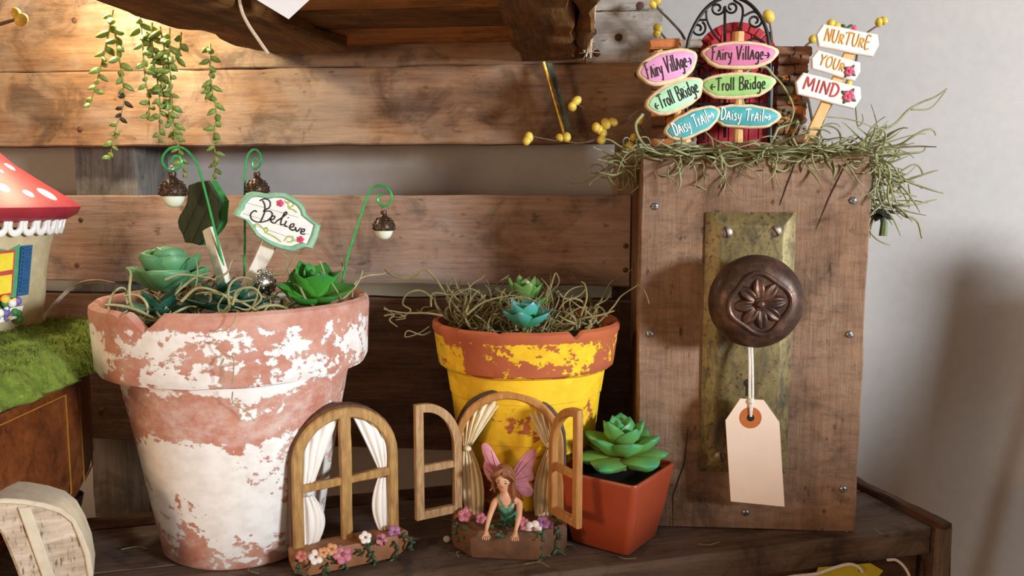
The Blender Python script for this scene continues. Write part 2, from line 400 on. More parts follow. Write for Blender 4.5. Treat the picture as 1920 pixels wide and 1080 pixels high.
# ================================================================== pots
WHITEWASH = peel('whitewashed_terracotta', 'b67560', 'c79480', 'efedea', 'dfdad3', 17.0,
                 [(0, .34), (.08, .43), (.2, .62), (.4, .62), (.5, .5), (.56, .36), (.66, .42), (.72, .58), (.745, .56), (.80, .60), (.88, .56), (.93, .50), (.955, .36), (.975, .0)], sc=.62, washed=.62)
YELLOWPOT = peel('yellow_flaking_terracotta', 'b5613a', 'a8583a', 'f0c52c', 'e2b222', 14.75,
                 [(0, .42), (.3, .52), (.45, .57), (.6, .62), (.775, .68), (.79, .42), (.84, .46), (.90, .56), (.945, .52), (.965, .0)], sc=.75)
SOIL = pm('dark_soil', '2a2018', '4a3b28', 3, .95, .8, bd=.3)
def pot(name, fr, prof, mat, label, notches, n=180):
    th = thing(name, fr, label, 'pot')
    def fn(q, a, i):
        if i in lipset:
            for a0, wdt, dep in notches:
                d = abs((a-a0+math.pi) % (2*math.pi)-math.pi)/wdt
                if d < 1: q.z -= dep*(1-d)**.9*(1 if lip_k[i] == 0 else .8)
        q.x += mnoise.noise(q*.4)*.04; q.z += mnoise.noise(q*.6+V((5, 1, 2)))*.05*(1 if i > 2 else 0)
        return q
    top = max(z for r, z in prof); lipset = [i for i, (r, z) in enumerate(prof) if z > top-.9]; lip_k = {i: 0 for i in lipset}
    MB().lathe(prof, n, fn=fn).build('body', mat, th, 40)
    return th
PB = Frame((-18.65, 55.3, 0))                                   # large pot
ang = lambda fr, a, b, z: (lambda q: math.atan2(q.y, q.x))(fr.l(G(a, b, z)))
profB = [(5.0, 0), (5.25, .25), (5.6, 2.2), (6.5, 7.5), (7.35, 11.9), (7.5, 12.35), (7.95, 12.4), (8.5, 12.55), (8.72, 12.95), (8.8, 14.5), (8.9, 16.4), (8.85, 16.8), (8.6, 17.0), (8.3, 16.9), (8.05, 16.5), (7.9, 15.0), (7.2, 12)]
pot('terracotta_pot', PB, profB, WHITEWASH, 'large terracotta pot with flaking whitewash and a chipped rim on the shelf', [(ang(PB, 204, 600, 17), .13, 1.0), (ang(PB, 182, 590, 17), .05, .25)])
PS = Frame(((lambda q: (q.x, 60, 0))(P(986, 597, 60))))          # smaller pot
profS = [(3.9, 0), (4.1, .25), (4.5, 3.2), (4.62, 3.25), (5.05, 6.6), (5.15, 6.65), (5.5, 9.6), (5.58, 9.65), (5.85, 11.4), (6.1, 11.45), (6.4, 11.7), (6.5, 12.3), (6.72, 14.0), (6.85, 14.25), (6.85, 14.6), (6.65, 14.78), (6.4, 14.7), (6.25, 14.3), (6.0, 12.9), (5.4, 10)]
pot('terracotta_pot', PS, profS, YELLOWPOT, 'smaller orange terracotta pot with flaking yellow paint behind the fairy window', [(ang(PS, 1076, 622, 14.7), .07, .5), (ang(PS, 932, 628, 14.7), .04, .12)])
def soil(fr, r, z, label):
    q = MB()
    q.lathe([(r-.3, z-.8), (r, z-.3), (r*.6, z+.15), (r*.1, z+.35)], 30, fn=lambda p, a, i: p+V((0, 0, mnoise.noise(p*1.1)*.35 if i > 0 else 0)))
    o = q.build('soil', SOIL, None, 60); o.location = fr.loc*U; return tag(o, label, 'soil', kind='stuff')
soil(PB, 7.75, 15.2, 'dark soil filling the large whitewashed pot')
soil(PS, 5.95, 13.5, 'dark soil filling the smaller yellow pot')
# square plastic pot
PLASTIC = pm('orange_plastic', 'a8492c', 'ad4d30', 1, .38, .02)
def rsq(h, r, n=5):
    pts = []
    for cx, cy, a0 in ((h-r, h-r, 0), (-h+r, h-r, 90), (-h+r, -h+r, 180), (h-r, -h+r, 270)):
        for k in range(n+1):
            a = math.radians(a0+90*k/n); pts.append((cx+r*math.cos(a), cy+r*math.sin(a)))
    return pts
PQ = Frame((7.1, 55.3, 0), math.radians(55))
def sqpot(fr, label):
    th = thing('square_pot', fr, label, 'pot'); q = MB()
    lv = [(2.1, 0, .3), (2.25, .12, .45), (2.75, 2.6, .45), (3.08, 4.9, .4), (3.12, 5.1, .4), (3.08, 5.22, .38), (2.95, 5.22, .35), (2.85, 5.0, .32), (2.7, 4.0, .3)]
    rings = [[(x, y, z) for x, y in rsq(h, r)] for h, z, r in lv]; n = len(rings[0])
    vs = [p for r in rings for p in r]
    fs = [(i*n+k, i*n+(k+1) % n, (i+1)*n+(k+1) % n, (i+1)*n+k) for i in range(len(rings)-1) for k in range(n)] + [tuple(range(n)), tuple((len(rings)-1)*n+k for k in range(n))]
    q.add(vs, fs).build('body', PLASTIC, th, 40)
    o = MB().add([(x, y, 4.75+.15*mnoise.noise(V((x, y, 0)))) for x, y in rsq(2.75, .3)] + [(0, 0, 4.9)], [(k, (k+1) % 24, 24) for k in range(24)]).build('soil', BLACK, th); o['label'] = 'black potting foam'
sqpot(PQ, 'small glossy orange square pot beside the doorknob board')
# ================================================================== succulents
def leafmat(name, base, mid, tip, edge=None, rough=.42):
    t = NT(name); c = t.n('TexCoord', out=3); x = t.m_('MULTIPLY', t.n('SeparateXYZ', {0: c}, out=0), 100.)
    v = t.coord((3, 3, 3)); x = t.m_('ADD', x, t.m_('MULTIPLY', t.m_('SUBTRACT', t.noise(v, 1.2, 4, .6), .5), .25))
    st = [(.05, base), (.5, mid), (.9, tip)] + ([(1., edge)] if edge else [])
    col = t.ramp(x, st); r = t.n('ObjectInfo', out='Random'); col = t.n('HueSaturation', {'Hue': .5, 'Saturation': 1., 'Value': t.m_('ADD', .85, t.m_('MULTIPLY', r, .3)), 'Color': col})
    return t.fin(col, rough, 0, t.noise(v, 2, 3), .08, .05, Subsurface_Weight=.12, Subsurface_Radius=(.004, .006, .002), Subsurface_Scale=.6)
def leafmesh(name, mat, prof, thick=.16, cup=.18, up=.15, n=9):       # unit leaf along +x; prof(t) -> half width
    q = MB()
    def section(t, k, m=8):
        w_ = prof(t); a = 2*math.pi*k/m; y = math.cos(a)*w_; s = math.sin(a)
        th = thick*(w_/.3)**.7*(.9 if s > 0 else 1.0)
        return V((t, y, s*th*.5*(1-.3*abs(math.cos(a))) + cup*(y*y)/.1*.25 + up*t*t))
    vs = [section(i/n, k) for i in range(n+1) for k in range(8)]
    fs = [(i*8+k, i*8+(k+1) % 8, (i+1)*8+(k+1) % 8, (i+1)*8+k) for i in range(n) for k in range(8)] + [tuple(range(8)), tuple(n*8+k for k in range(8))]
    o = q.add(vs, fs).build(name, mat, None, 80); me = o.data; bpy.data.objects.remove(o); return me
pointed = lambda w_: (lambda t: max(.012, w_*(math.sin(math.pi*min(1, t*.86+.14))**.75)*(1 if t < .75 else max(0, 1-((t-.75)/.25)**2.0)*.85+.15*(1-t)/.25)))
spat = lambda w_: (lambda t: max(.012, w_*(.38+.62*math.sin(math.pi/2*min(1, t/.58)))*(1 if t < .58 else 1-((t-.58)/.42)**1.9)))
roundl = lambda w_: (lambda t: max(.02, w_*(.35+.65*math.sin(math.pi/2*min(1, t/.62)))*(1 if t < .62 else math.sqrt(max(0, 1-((t-.62)/.38)**2)))))
def rosette(name, fr, label, mesh, layers, group=None, stem=None, tilt=(0, 0), wid=1., heart=True):
    th = thing(name, fr, label, 'succulent', group)
    Rt = rot('X', tilt[0]) @ rot('Y', tilt[1])
    for n, L, el, a0, z in layers:
        for k in range(n):
            a = math.radians(a0 + 360*k/n + R.uniform(-7, 7)); e = math.radians(el + R.uniform(-5, 5)); s = L*R.uniform(.92, 1.06)
            o = link('leaf', mesh, th)
            o.matrix_local = Matrix.Translation(V((0, 0, z))*U) @ Rt @ Matrix.Rotation(a, 4, 'Z') @ Matrix.Rotation(-e, 4, 'Y') @ Matrix.Diagonal((s, s*wid, s, 1))
    if stem:
        MB().tube([(0, 0, -stem[1]), (0, 0, .25)], stem[0], 8).build('stem', stem[2], th)
    return th
LM_AG = leafmat('green_succulent_leaf', 'c2b45c', '86b458', '52a868', '46987a')
LM_RD = leafmat('sage_succulent_leaf', '5f7d50', '4f8458', '5f9668', rough=.5)
LM_BR = leafmat('bright_succulent_leaf', '7fae4a', '4fa53a', '3a8a3a', '2c6a3a')
LM_DK = leafmat('dark_succulent_leaf', '4d6650', '2c5f4e', '1f5248', '4a3a30')
LM_OL = leafmat('olive_succulent_leaf', '8fa75a', '6f9a4a', '5d8a48', '9a5a50')
LM_BL = leafmat('blue_green_succulent_leaf', '7fb98f', '43a57a', '4f9fa0', '8a94b0')
STEMG = pm('succulent_stem', '55683a', '6b7a48', 3, .6, .2)
me_plump = leafmesh('plump_leaf', LM_AG, roundl(.30), .2, .25, .12)
me_plump2 = leafmesh('pointed_plump_leaf', LM_AG, spat(.37), .24, .25, .12)
q = PQ.loc + V((.5, .2, 5.6))
rosette('potted_succulent', Frame(q, .3), 'plump green rosette succulent in the orange square pot', me_plump2,
        [(6, 3.5, 0, 285, 0), (6, 3.0, 24, 258, .35), (5, 2.6, 46, 280, .6), (4, 2.2, 64, 300, .8), (3, 1.6, 80, 20, 1.0)], stem=(.35, .9, STEMG))
# large pot
me_round = leafmesh('round_leaf', LM_RD, roundl(.44), .2, .35, .15)
rosette('succulent', Frame(P(318, 548, 55.6), .2), 'sage green round-leaved succulent in the left of the large pot', me_round,
        [(4, 3.3, 22, 190, 0), (5, 2.9, 44, 225, .3), (4, 2.5, 64, 210, .7), (3, 1.9, 80, 60, 1.0)], stem=(.35, 1.0, STEMG))
me_brt = leafmesh('bright_leaf', LM_BR, spat(.36), .14, .5, .22)
rosette('succulent', Frame(P(588, 568, 54.8), .1), 'bright green pointed succulent at the right rim of the large pot', me_brt,
        [(6, 2.9, 14, 190, 0), (5, 2.7, 40, 215, .2), (4, 2.2, 62, 235, .4), (2, 1.4, 78, 10, .5)], stem=(.3, .9, STEMG), tilt=(12, 8))
me_dark = leafmesh('dark_leaf', LM_DK, pointed(.30), .12, .2, .2)
rosette('succulent', Frame(P(428, 580, 53.5), .4), 'dark teal flat succulent low in the middle of the large pot', me_dark,
        [(7, 3.3, 8, 190, 0), (5, 2.5, 30, 215, .25), (4, 1.8, 55, 240, .4)], stem=(.3, .6, STEMG))
rosette('succulent', Frame(P(300, 588, 51.5), .9), 'dark teal succulent tucked under the moss by the chipped rim', me_dark,
        [(6, 2.5, 6, 170, 0), (4, 1.8, 30, 200, .2)], stem=(.3, .5, STEMG))
# small pot
me_olv = leafmesh('olive_leaf', LM_OL, spat(.34), .2, .3, .15)
rosette('succulent', Frame(P(985, 580, 61), .2), 'olive green succulent standing tall in the yellow pot', me_olv,
        [(6, 2.5, 18, 250, 0), (6, 2.3, 45, 280, .35), (5, 2.0, 62, 260, .6), (3, 1.4, 80, 10, .8)], stem=(.4, 1.2, STEMG))
me_blu = leafmesh('blue_leaf', LM_BL, spat(.32), .16, .25, .2)
rosette('succulent', Frame(P(985, 613, 55.2), .2), 'blue green pointed succulent at the front rim of the yellow pot', me_blu,
        [(7, 2.3, 22, 250, 0), (5, 1.9, 44, 285, .2), (3, 1.3, 66, 260, .3)], stem=(.25, .5, STEMG))
# ================================================================== dried moss
MOSS = pm('dried_moss', '8c8a5c', 'a7a57a', 1.2, .85, 0, c3='bdb98e')
MOSSB = pm('brown_moss', '6f6440', '8f8458', 1.2, .85, 0, c3='a59a6c')
def strand(q, p, d, L, r, curl=1., n=16, grav=0, flatten=0, keep=None):
    for _ in range(12):
        m = MB(); path = strand_(m, p, d, L, r, curl, n, grav, flatten)
        if keep is None or all(keep(a) for a in path): q.add(m.v, m.f); return path
def strand_(q, p, d, L, r, curl=1., n=16, grav=0, flatten=0):
    p = V(p); d = V(d).normalized(); ax = V((R.gauss(0, 1), R.gauss(0, 1), R.gauss(0, 1))).normalized(); path = [p.copy()]; st = L/n; k = curl*R.uniform(.3, 1.5)
    for i in range(n):
        ax = (ax + V((R.gauss(0, .35), R.gauss(0, .35), R.gauss(0, .35)))).normalized()
        d = (Matrix.Rotation(k*st*.9, 3, ax) @ d); d.z -= grav*st
        if flatten and d.z*flatten > 0: d.z *= .6
        d.normalize(); p = p + d*st; path.append(p.copy())
    q.tube(path, [r*(1-.55*abs(i/n*2-1)**2) for i in range(n+1)], 5, caps=False)
    return path
def mossbuild(q, fr, label, mat, name='dried_moss'):
    o = q.build(name, mat, None, 80); o.location = fr.loc*U; return tag(o, label, 'moss', kind='stuff')
q = MB()
for i in range(150):
    a = R.uniform(0, 6.28); r = 6.9*math.sqrt(R.uniform(.12, 1)); z = 15.5+R.uniform(0, .9)
    if math.sin(a) > .2 and R.random() < .4: continue
    strand(q, (r*math.cos(a), r*math.sin(a), z), (R.gauss(0, 1), R.gauss(0, 1), R.uniform(-.05, .45)), R.uniform(2.5, 5), R.uniform(.05, .10), R.uniform(.6, 1.5), grav=.04, keep=lambda a: a.z > 17.1 or math.hypot(a.x, a.y) < 7.6)
def pxstrand(q, fr, pts, D, r, taper=.5):
    pts = [fr.l(P(a, b, d)) for (a, b), d in zip(pts, D if isinstance(D, (list, tuple)) else [D]*len(pts))]
    s = spline(pts, 5); n = len(s); q.tube(s, [r*(1-taper*i/n) for i in range(n)], 5)
pxstrand(q, PB, [(200, 612), (207, 560), (225, 540), (240, 548), (244, 575), (228, 590)], [48.5, 50, 51, 51, 50, 49], .09)
pxstrand(q, PB, [(310, 524), (340, 515), (385, 520), (405, 525)], 51, .09)
pxstrand(q, PB, [(340, 565), (370, 540), (410, 548), (440, 565), (480, 562)], 48.6, .1)
pxstrand(q, PB, [(436, 572), (445, 545), (475, 540), (490, 560), (465, 580), (440, 575)], 48.4, .09)
pxstrand(q, PB, [(600, 470+20), (612, 520), (625, 535), (640, 560)], [53, 54, 54, 54.5], .07)
pxstrand(q, PB, [(660, 560), (663, 535), (685, 518), (720, 513), (722, 503)], [55, 56, 57, 58, 58], .08)
pxstrand(q, PB, [(490, 520), (530, 512), (545, 495), (556, 478)], 55, .07)
pxstrand(q, PB, [(530, 475), (545, 487), (560, 483)], 55, .06)
pxstrand(q, PB, [(405, 520), (425, 512), (432, 495), (436, 487)], 54, .08)
pxstrand(q, PB, [(445, 585), (437, 605), (420, 620), (408, 618)], [46.2, 46.1, 46.1, 46.1], .035)
pxstrand(q, PB, [(405, 640), (413, 655), (425, 667), (435, 668)], 46.1, .035)
pxstrand(q, PB, [(420, 672), (412, 690), (420, 700), (420, 718)], 46.1, .045)
pxstrand(q, PB, [(430, 668), (438, 672), (438, 700), (435, 720)], 46.1, .05)
pxstrand(q, PB, [(436, 735), (437, 755), (460, 770), (478, 790)], [47, 47.4, 47.6, 47.9], .04)
mossbuild(q, PB, 'dried grey green moss strands tangled over the large whitewashed pot', MOSS)
q = MB()
for i in range(330):
    a = R.uniform(0, 6.28); r = 5.6*math.sqrt(R.uniform(.05, 1)); z = 13.8+R.uniform(0, .9)
    if r*math.cos(a) > 2.8 and R.random() < .35: continue
    lv = .55 if r*math.cos(a) < 1 else .4
    strand(q, (r*math.cos(a), r*math.sin(a), z), (R.gauss(0, 1), R.gauss(0, 1), R.uniform(-.1, lv)), R.uniform(2.5, 5.), R.uniform(.05, .09), R.uniform(.8, 2.), grav=.0, keep=lambda a: a.z > 14.9 or math.hypot(a.x, a.y) < 5.8)
for i in range(60):
    strand(q, (R.uniform(-5.5, -.8), R.uniform(-3.5, 3), 14.8), (R.gauss(-.3, .8), R.gauss(0, .6), R.uniform(.3, 1)), R.uniform(2.5, 5), R.uniform(.05, .08), R.uniform(1, 2.4), grav=.12, keep=lambda a: a.z > 14.9 or math.hypot(a.x, a.y) < 5.8)
pxstrand(q, PS, [(862, 585), (835, 550), (815, 520), (795, 505), (775, 520), (745, 520), (722, 507)], 58, .1)
pxstrand(q, PS, [(722, 503), (735, 515), (760, 523), (778, 512)], 58, .08)
pxstrand(q, PS, [(862, 548), (850, 520), (845, 507)], 60, .07)
pxstrand(q, PS, [(830, 592), (800, 587), (760, 587), (735, 583), (720, 580)], 55, .08)
pxstrand(q, PS, [(812, 560), (790, 545), (765, 550), (755, 570), (770, 582), (750, 595), (725, 588)], 56, .08)
pxstrand(q, PS, [(808, 575), (812, 550), (850, 553), (870, 545)], 56, .08)
pxstrand(q, PS, [(720, 577), (738, 590), (730, 600), (745, 613)], 55.5, .08)
pxstrand(q, PS, [(720, 592), (745, 588), (760, 596), (742, 600)], 55.5, .06)
pxstrand(q, PS, [(808, 622), (790, 628), (765, 620), (760, 632), (785, 625), (805, 612)], 57, .06)
pxstrand(q, PS, [(1028, 555), (1035, 530), (1042, 512), (1048, 530), (1030, 550)], 60, .08)
pxstrand(q, PS, [(1085, 615), (1090, 590), (1100, 560), (1097, 535), (1090, 528)], 56, .09)
pxstrand(q, PS, [(1045, 545), (1060, 560), (1085, 555), (1100, 540)], 59, .08)
pxstrand(q, PS, [(1122, 605), (1150, 575), (1165, 555), (1195, 535)], [57, 57, 57.5, 57], .07)
pxstrand(q, PS, [(1195, 533), (1208, 545), (1215, 562), (1217, 570)], [57, 56, 56, 56], .05)
pxstrand(q, PS, [(1130, 560), (1145, 530), (1160, 522), (1185, 505)], 62, .06)
pxstrand(q, PS, [(955, 560), (985, 558), (1010, 570), (1020, 590)], 56, .09)
pxstrand(q, PS, [(875, 590), (900, 570), (925, 560), (950, 555)], 56, .1)
pxstrand(q, PS, [(1105, 600), (1108, 612), (1100, 620)], 53.5, .1)
mossbuild(q, PS, 'curly dried moss spilling over the rim of the yellow pot', MOSSB)
# ================================================================== doorknob planter box
BX = Frame((16.75, 56.95, 0), math.radians(-4.2))
bxl = thing('doorknob_planter', BX, 'tall weathered wooden planter box with an antique brass doorknob plate', 'planter box')
TL, TR, BR, BL = (BX.px(a, b) for a, b in ((1202, 293), (1628, 293), (1612, 997), (1192, 986)))
bw = ((TR.x-TL.x)+(BR.x-BL.x))/2; bxc = (TL.x+TR.x+BR.x+BL.x)/4; bh = (TL.z+TR.z)/2
BT = 1.7
def bboard(name, c, L, W_, Th, mat, rotm, seed, lab=None, j=.05):
    o = MB().board(L, W_, Th, 26, j, seed).build(name, mat, bxl, 40); o.location = V(c)*U; o.rotation_euler = rotm
    if lab: o['label'] = lab
    return o
def vboard(name, x0, x1, y0, y1, z0, z1, mat, seed, axis='x', lab=None):     # board with its length upright, grain axis is local z
    q = MB(); wdt = (x1-x0) if axis == 'x' else (y1-y0); th = (y1-y0) if axis == 'x' else (x1-x0)
    q.board(z1-z0, wdt, th, 26, .05, seed, M=rot('Y', -90) if axis == 'x' else rot('Z', 90) @ rot('Y', -90))
    # board built along x is turned upright; keep object coords upright (axis 2)
    o = q.build(name, mat, bxl, 40); o.location = V(((x0+x1)/2, (y0+y1)/2, (z0+z1)/2))*U
    if lab: o['label'] = lab
    return o
fb = vboard('front_board', bxc-bw/2, bxc+bw/2, .02, BT, 0, bh, W_BOX, 51)
fbc = V((bxc, (BT+.02)/2, bh/2))
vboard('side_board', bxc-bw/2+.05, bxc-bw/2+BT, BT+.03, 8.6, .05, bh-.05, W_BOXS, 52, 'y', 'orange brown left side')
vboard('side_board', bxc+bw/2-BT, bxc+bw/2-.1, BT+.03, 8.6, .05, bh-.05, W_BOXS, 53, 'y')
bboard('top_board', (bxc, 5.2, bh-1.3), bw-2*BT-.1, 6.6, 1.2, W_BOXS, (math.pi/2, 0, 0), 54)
# cracks on the front: thin dark splits
CRK = pm('wood_split', '2a1a11', '3a2518', 4, .9, 0)
for pts in ([(1497, 292), (1478, 340), (1462, 385)], [(1592, 296), (1555, 370), (1530, 430)], [(1290, 800), (1283, 870), (1262, 930), (1262, 985)]):
    q = MB(); q.tube([(p.x, .0, p.z) for p in (BX.px(*k) for k in pts)], [.03, .045, .02] if len(pts) == 3 else [.02, .05, .04, .02], 4)
    o = q.build('split', CRK, fb); o.location = -fbc*U
def screw(parent, pc, c, r, mat, slot='cross', ang=0, name='screw'):
    q = MB(); q.lathe([(r*1.0, -.12), (r, .02), (r*.75, .1), (r*.35, .13)], 18, M=rot('X', 90))
    o = q.build(name, mat, parent, 40); o.location = (V(c)-pc)*U
    s = MB()
    for a in ([ang] if slot == 'slot' else [ang, ang+90]):
        s.box((0, -.13, 0), (r*1.5, .05, r*.22), M=rot('Y', a), b=.01)
    k = s.build('slot', BLACK if slot == 'slot' else pm_dark, o); return o
pm_dark = pm('slot_shadow_metal', '5a5e62', '3c4044', 3, .5, 0, .8)
for i, (a, b) in enumerate(((1228, 387), (1600, 376), (1219, 626), (1593, 627), (1581, 917), (1398, 961))):
    p = BX.px(a, b); screw(fb, fbc, (p.x, 0, p.z), .27, STEEL, ang=20*i)
# ---- back plate
def platemat():
    t = NT('tarnished_brass'); v = t.coord((1, 1, .45), False); n1 = t.noise(v, .8, 7, .68, .4); n2 = t.noise(t.coord((1, 1, 1), False), 3.5, 5, .7)
    c = t.ramp(n1, [(.3, '3e382c'), (.43, '625638'), (.56, '857549'), (.68, '5a5440'), (.8, '7c7c70')])
    c = t.mix(t.ramp(n2, [(.56, 0.), (.64, .8)]), c, '2e2418')
    return t.fin(c, t.ramp(n1, [(.3, .6), (.7, .42)]), .4, t.m_('ADD', n2, n1), .2, .05)
BRASS = platemat()
pts = [BX.px(a, b, -.15) for a, b in ((1321, 398), (1492, 397), (1476, 889), (1314, 883))]
px0 = (pts[0].x+pts[3].x)/2; px1 = (pts[1].x+pts[2].x)/2; pz1 = (pts[0].z+pts[1].z)/2; pz0 = (pts[2].z+pts[3].z)/2
pw, ph = px1-px0, pz1-pz0; pcx, pcz = (px0+px1)/2, (pz0+pz1)/2
q = MB()
def rr(hw, hh, r=.15, n=3):
    return [(cx*(hw-r)+r*math.cos(math.radians(a0+90*k/n)), cz*(hh-r)+r*math.sin(math.radians(a0+90*k/n))) for cx, cz, a0 in ((1, 1, 0), (-1, 1, 90), (-1, -1, 180), (1, -1, 270)) for k in range(n+1)]
lv = [(pw/2, ph/2, 0), (pw/2, ph/2, -.12), (pw/2-.12, ph/2-.12, -.2), (pw/2-.85, ph/2-.85, -.75), (pw/2-1.0, ph/2-1.0, -.78)]
rings = [[(x, y, z) for x, z in rr(a, b)] for a, b, y in lv]; n = len(rings[0]); vs = [p for r in rings for p in r]
fs = [(i*n+k, i*n+(k+1) % n, (i+1)*n+(k+1) % n, (i+1)*n+k) for i in range(4) for k in range(n)] + [tuple(range(n)), tuple(4*n+k for k in range(n))]
plate = q.add(vs, fs).build('back_plate', BRASS, bxl, 25); plate.location = V((pcx, 0, pcz))*U; pl = V((pcx, 0, pcz))
AGED = pm('aged_screw', '6e5a4c', '9a8a7c', 4, .4, .3, .8)
for a, b, ang in ((1362, 436, 75), (1454, 434, 55), (1352, 857, 80)):
    p = BX.px(a, b, -.78); screw(plate, pl, (p.x, -.74, p.z), .44, AGED, 'slot', ang)
p = BX.px(1403, 718, -.8); q = MB(); q.lathe([(.28, 0), (.28, .03)], 20, M=rot('X', 90)); q.box((0, -.015, -.5), (.26, .03, .8), b=.005)
o = q.build('keyhole', BLACK, plate); o.location = (V((p.x, -.79, p.z))-pl)*U
# ---- knob
def knobmat():
    t = NT('aged_bronze'); v = t.coord(rand=False); n1 = t.noise(v, .7, 6, .65); n2 = t.noise(v, 3, 5, .7)
    c = t.ramp(n1, [(.3, '2c201b'), (.5, '4b352b'), (.66, '6a4a3a'), (.8, '7a6a60')]); c = t.mix(t.ramp(n2, [(.6, 0.), (.75, .4)]), c, '8c8378')
    return t.fin(c, t.ramp(n2, [(.3, .32), (.7, .55)]), .5, t.m_('ADD', n2, n1), .25, .05)
BRONZE = knobmat()
KD = 4.6                                                             # face of the knob stands this far off the board
kp = BX.px(1420, 567, -KD+.9); kr = 88/1550*(BX.M @ kp).y*1.0/.985
K = V((kp.x, 0, kp.z))
Mk = rot('X', 90)
prof = [(1.35, .7), (1.4, .95), (1.0, 1.2), (.85, 1.9), (1.0, 2.3), (kr*.72, 2.45), (kr*.93, 2.7), (kr, 3.15), (kr*.985, 3.5), (kr*.92, 3.95), (kr*.8, 4.32), (kr*.66, 4.5), (kr*.56, 4.52), (.3, 4.45)]
def kfn(p, a, i):
    if i > 7: p.z += mnoise.noise(p*.8)*.05
    return p
knob = MB().lathe(prof, 64, M=Mk, fn=kfn).build('door_knob', BRONZE, bxl, 40); knob.location = K*U
q = MB(); rg = []
for k in range(72):
    a = 2*math.pi*k/72; r = kr*.60*(1+.075*math.cos(4*a-.7)); rg.append((r*math.cos(a), -4.5, r*math.sin(a)))
n = 8; vs = []
for k, p in enumerate(rg):
    p = V(p); rad = V((p.x, 0, p.z)).normalized()
    for j in range(n): a = 2*math.pi*j/n; vs.append(p + rad*math.cos(a)*.17 + V((0, -1, 0))*math.sin(a)*.17)
q.add(vs, [(i*n+j, i*n+(j+1) % n, ((i+1) % 72)*n+(j+1) % n, ((i+1) % 72)*n+j) for i in range(72) for j in range(n)])
o = q.build('flower_border', BRONZE, knob)
q = MB()
for k in range(8):
    a = 2*math.pi*k/8+.12
    def f(u, v, a=a):
        r = .35 + u*(kr*.53-.35); hw = .5*math.sin(math.pi*min(1, (.25+.75*u)))**.6*(.55+.5*u)+.04; s = (v-.5)*2*hw
        h = 4.48 + .33*math.sin(math.pi*(.15+.8*u))*(1 - .55*math.exp(-((v-.5)*5)**2))*(1-abs(2*v-1)**4)
        return (r*math.cos(a)-s*math.sin(a), -h, r*math.sin(a)+s*math.cos(a))
    ob = MB().sheet(f, 9, 11, .04).build('petal', BRONZE, knob, 80)
q.lathe([(.42, 4.4), (.44, 4.62), (.36, 4.72), (.3, 4.7), (.29, 4.75), (.22, 4.9), (.08, 4.95)], 24, M=Mk); q.build('flower_button', BRONZE, knob, 60)
# ---- price tag on the knob
STRING = pm('white_string', 'ece8e0', 'd8d2c8', 6, .8, .3)
CARD = pm('cream_card', 'ecd8c6', 'e8d2be', .6, .8, .05)
def tagfr(ps, y): return [BX.px(a, b, y) for a, b in ps]
ty = -2.4
pts = [(p.x, p.z) for p in tagfr([(1388, 747), (1432, 750), (1461, 791), (1471, 950), (1370, 940), (1360, 788)], ty)]
hp = BX.px(1407, 783, ty)
tg = thing('price_tag', Frame(BX.M @ V((hp.x, ty, hp.z)), BX.rz), 'blank cream price tag hanging from the bronze doorknob on white string', 'tag')
loc = lambda p: (p[0]-hp.x, p[1]-hp.z)
m = MB().prism([loc(p) for p in pts], -.03, .03, .01); m.build('card', CARD, tg)
RING = pm('paper_ring', 'c06a2c', 'b0602a', 3, .8, 0)
circ = lambda r, n=28: [(r*math.cos(2*math.pi*k/n), r*math.sin(2*math.pi*k/n)) for k in range(n)]
MB().ringprism(circ(.74), circ(.25), -.05, -.02, .008).build('reinforcement_ring', RING, tg)
MB().lathe([(.25, 0), (.25, .01)], 20, M=T(0, -.045, 0) @ rot('X', 90)).build('hole', BLACK, tg)
q = MB(); a = BX.px(1408, 655, -2.0)
for s in (-.09, .09):
    q.tube(spline([(a.x-hp.x+s, .9, a.z-hp.z+.9), (a.x-hp.x+s, .3, a.z-hp.z-.8), (s*1.2, 0, 1.6), (s*.6, -.1, .9), (0, -.1, .1)]), .085, 6)
q.ball((0, -.1, 1.15), (.2, .17, .24)); q.build('string', STRING, tg)
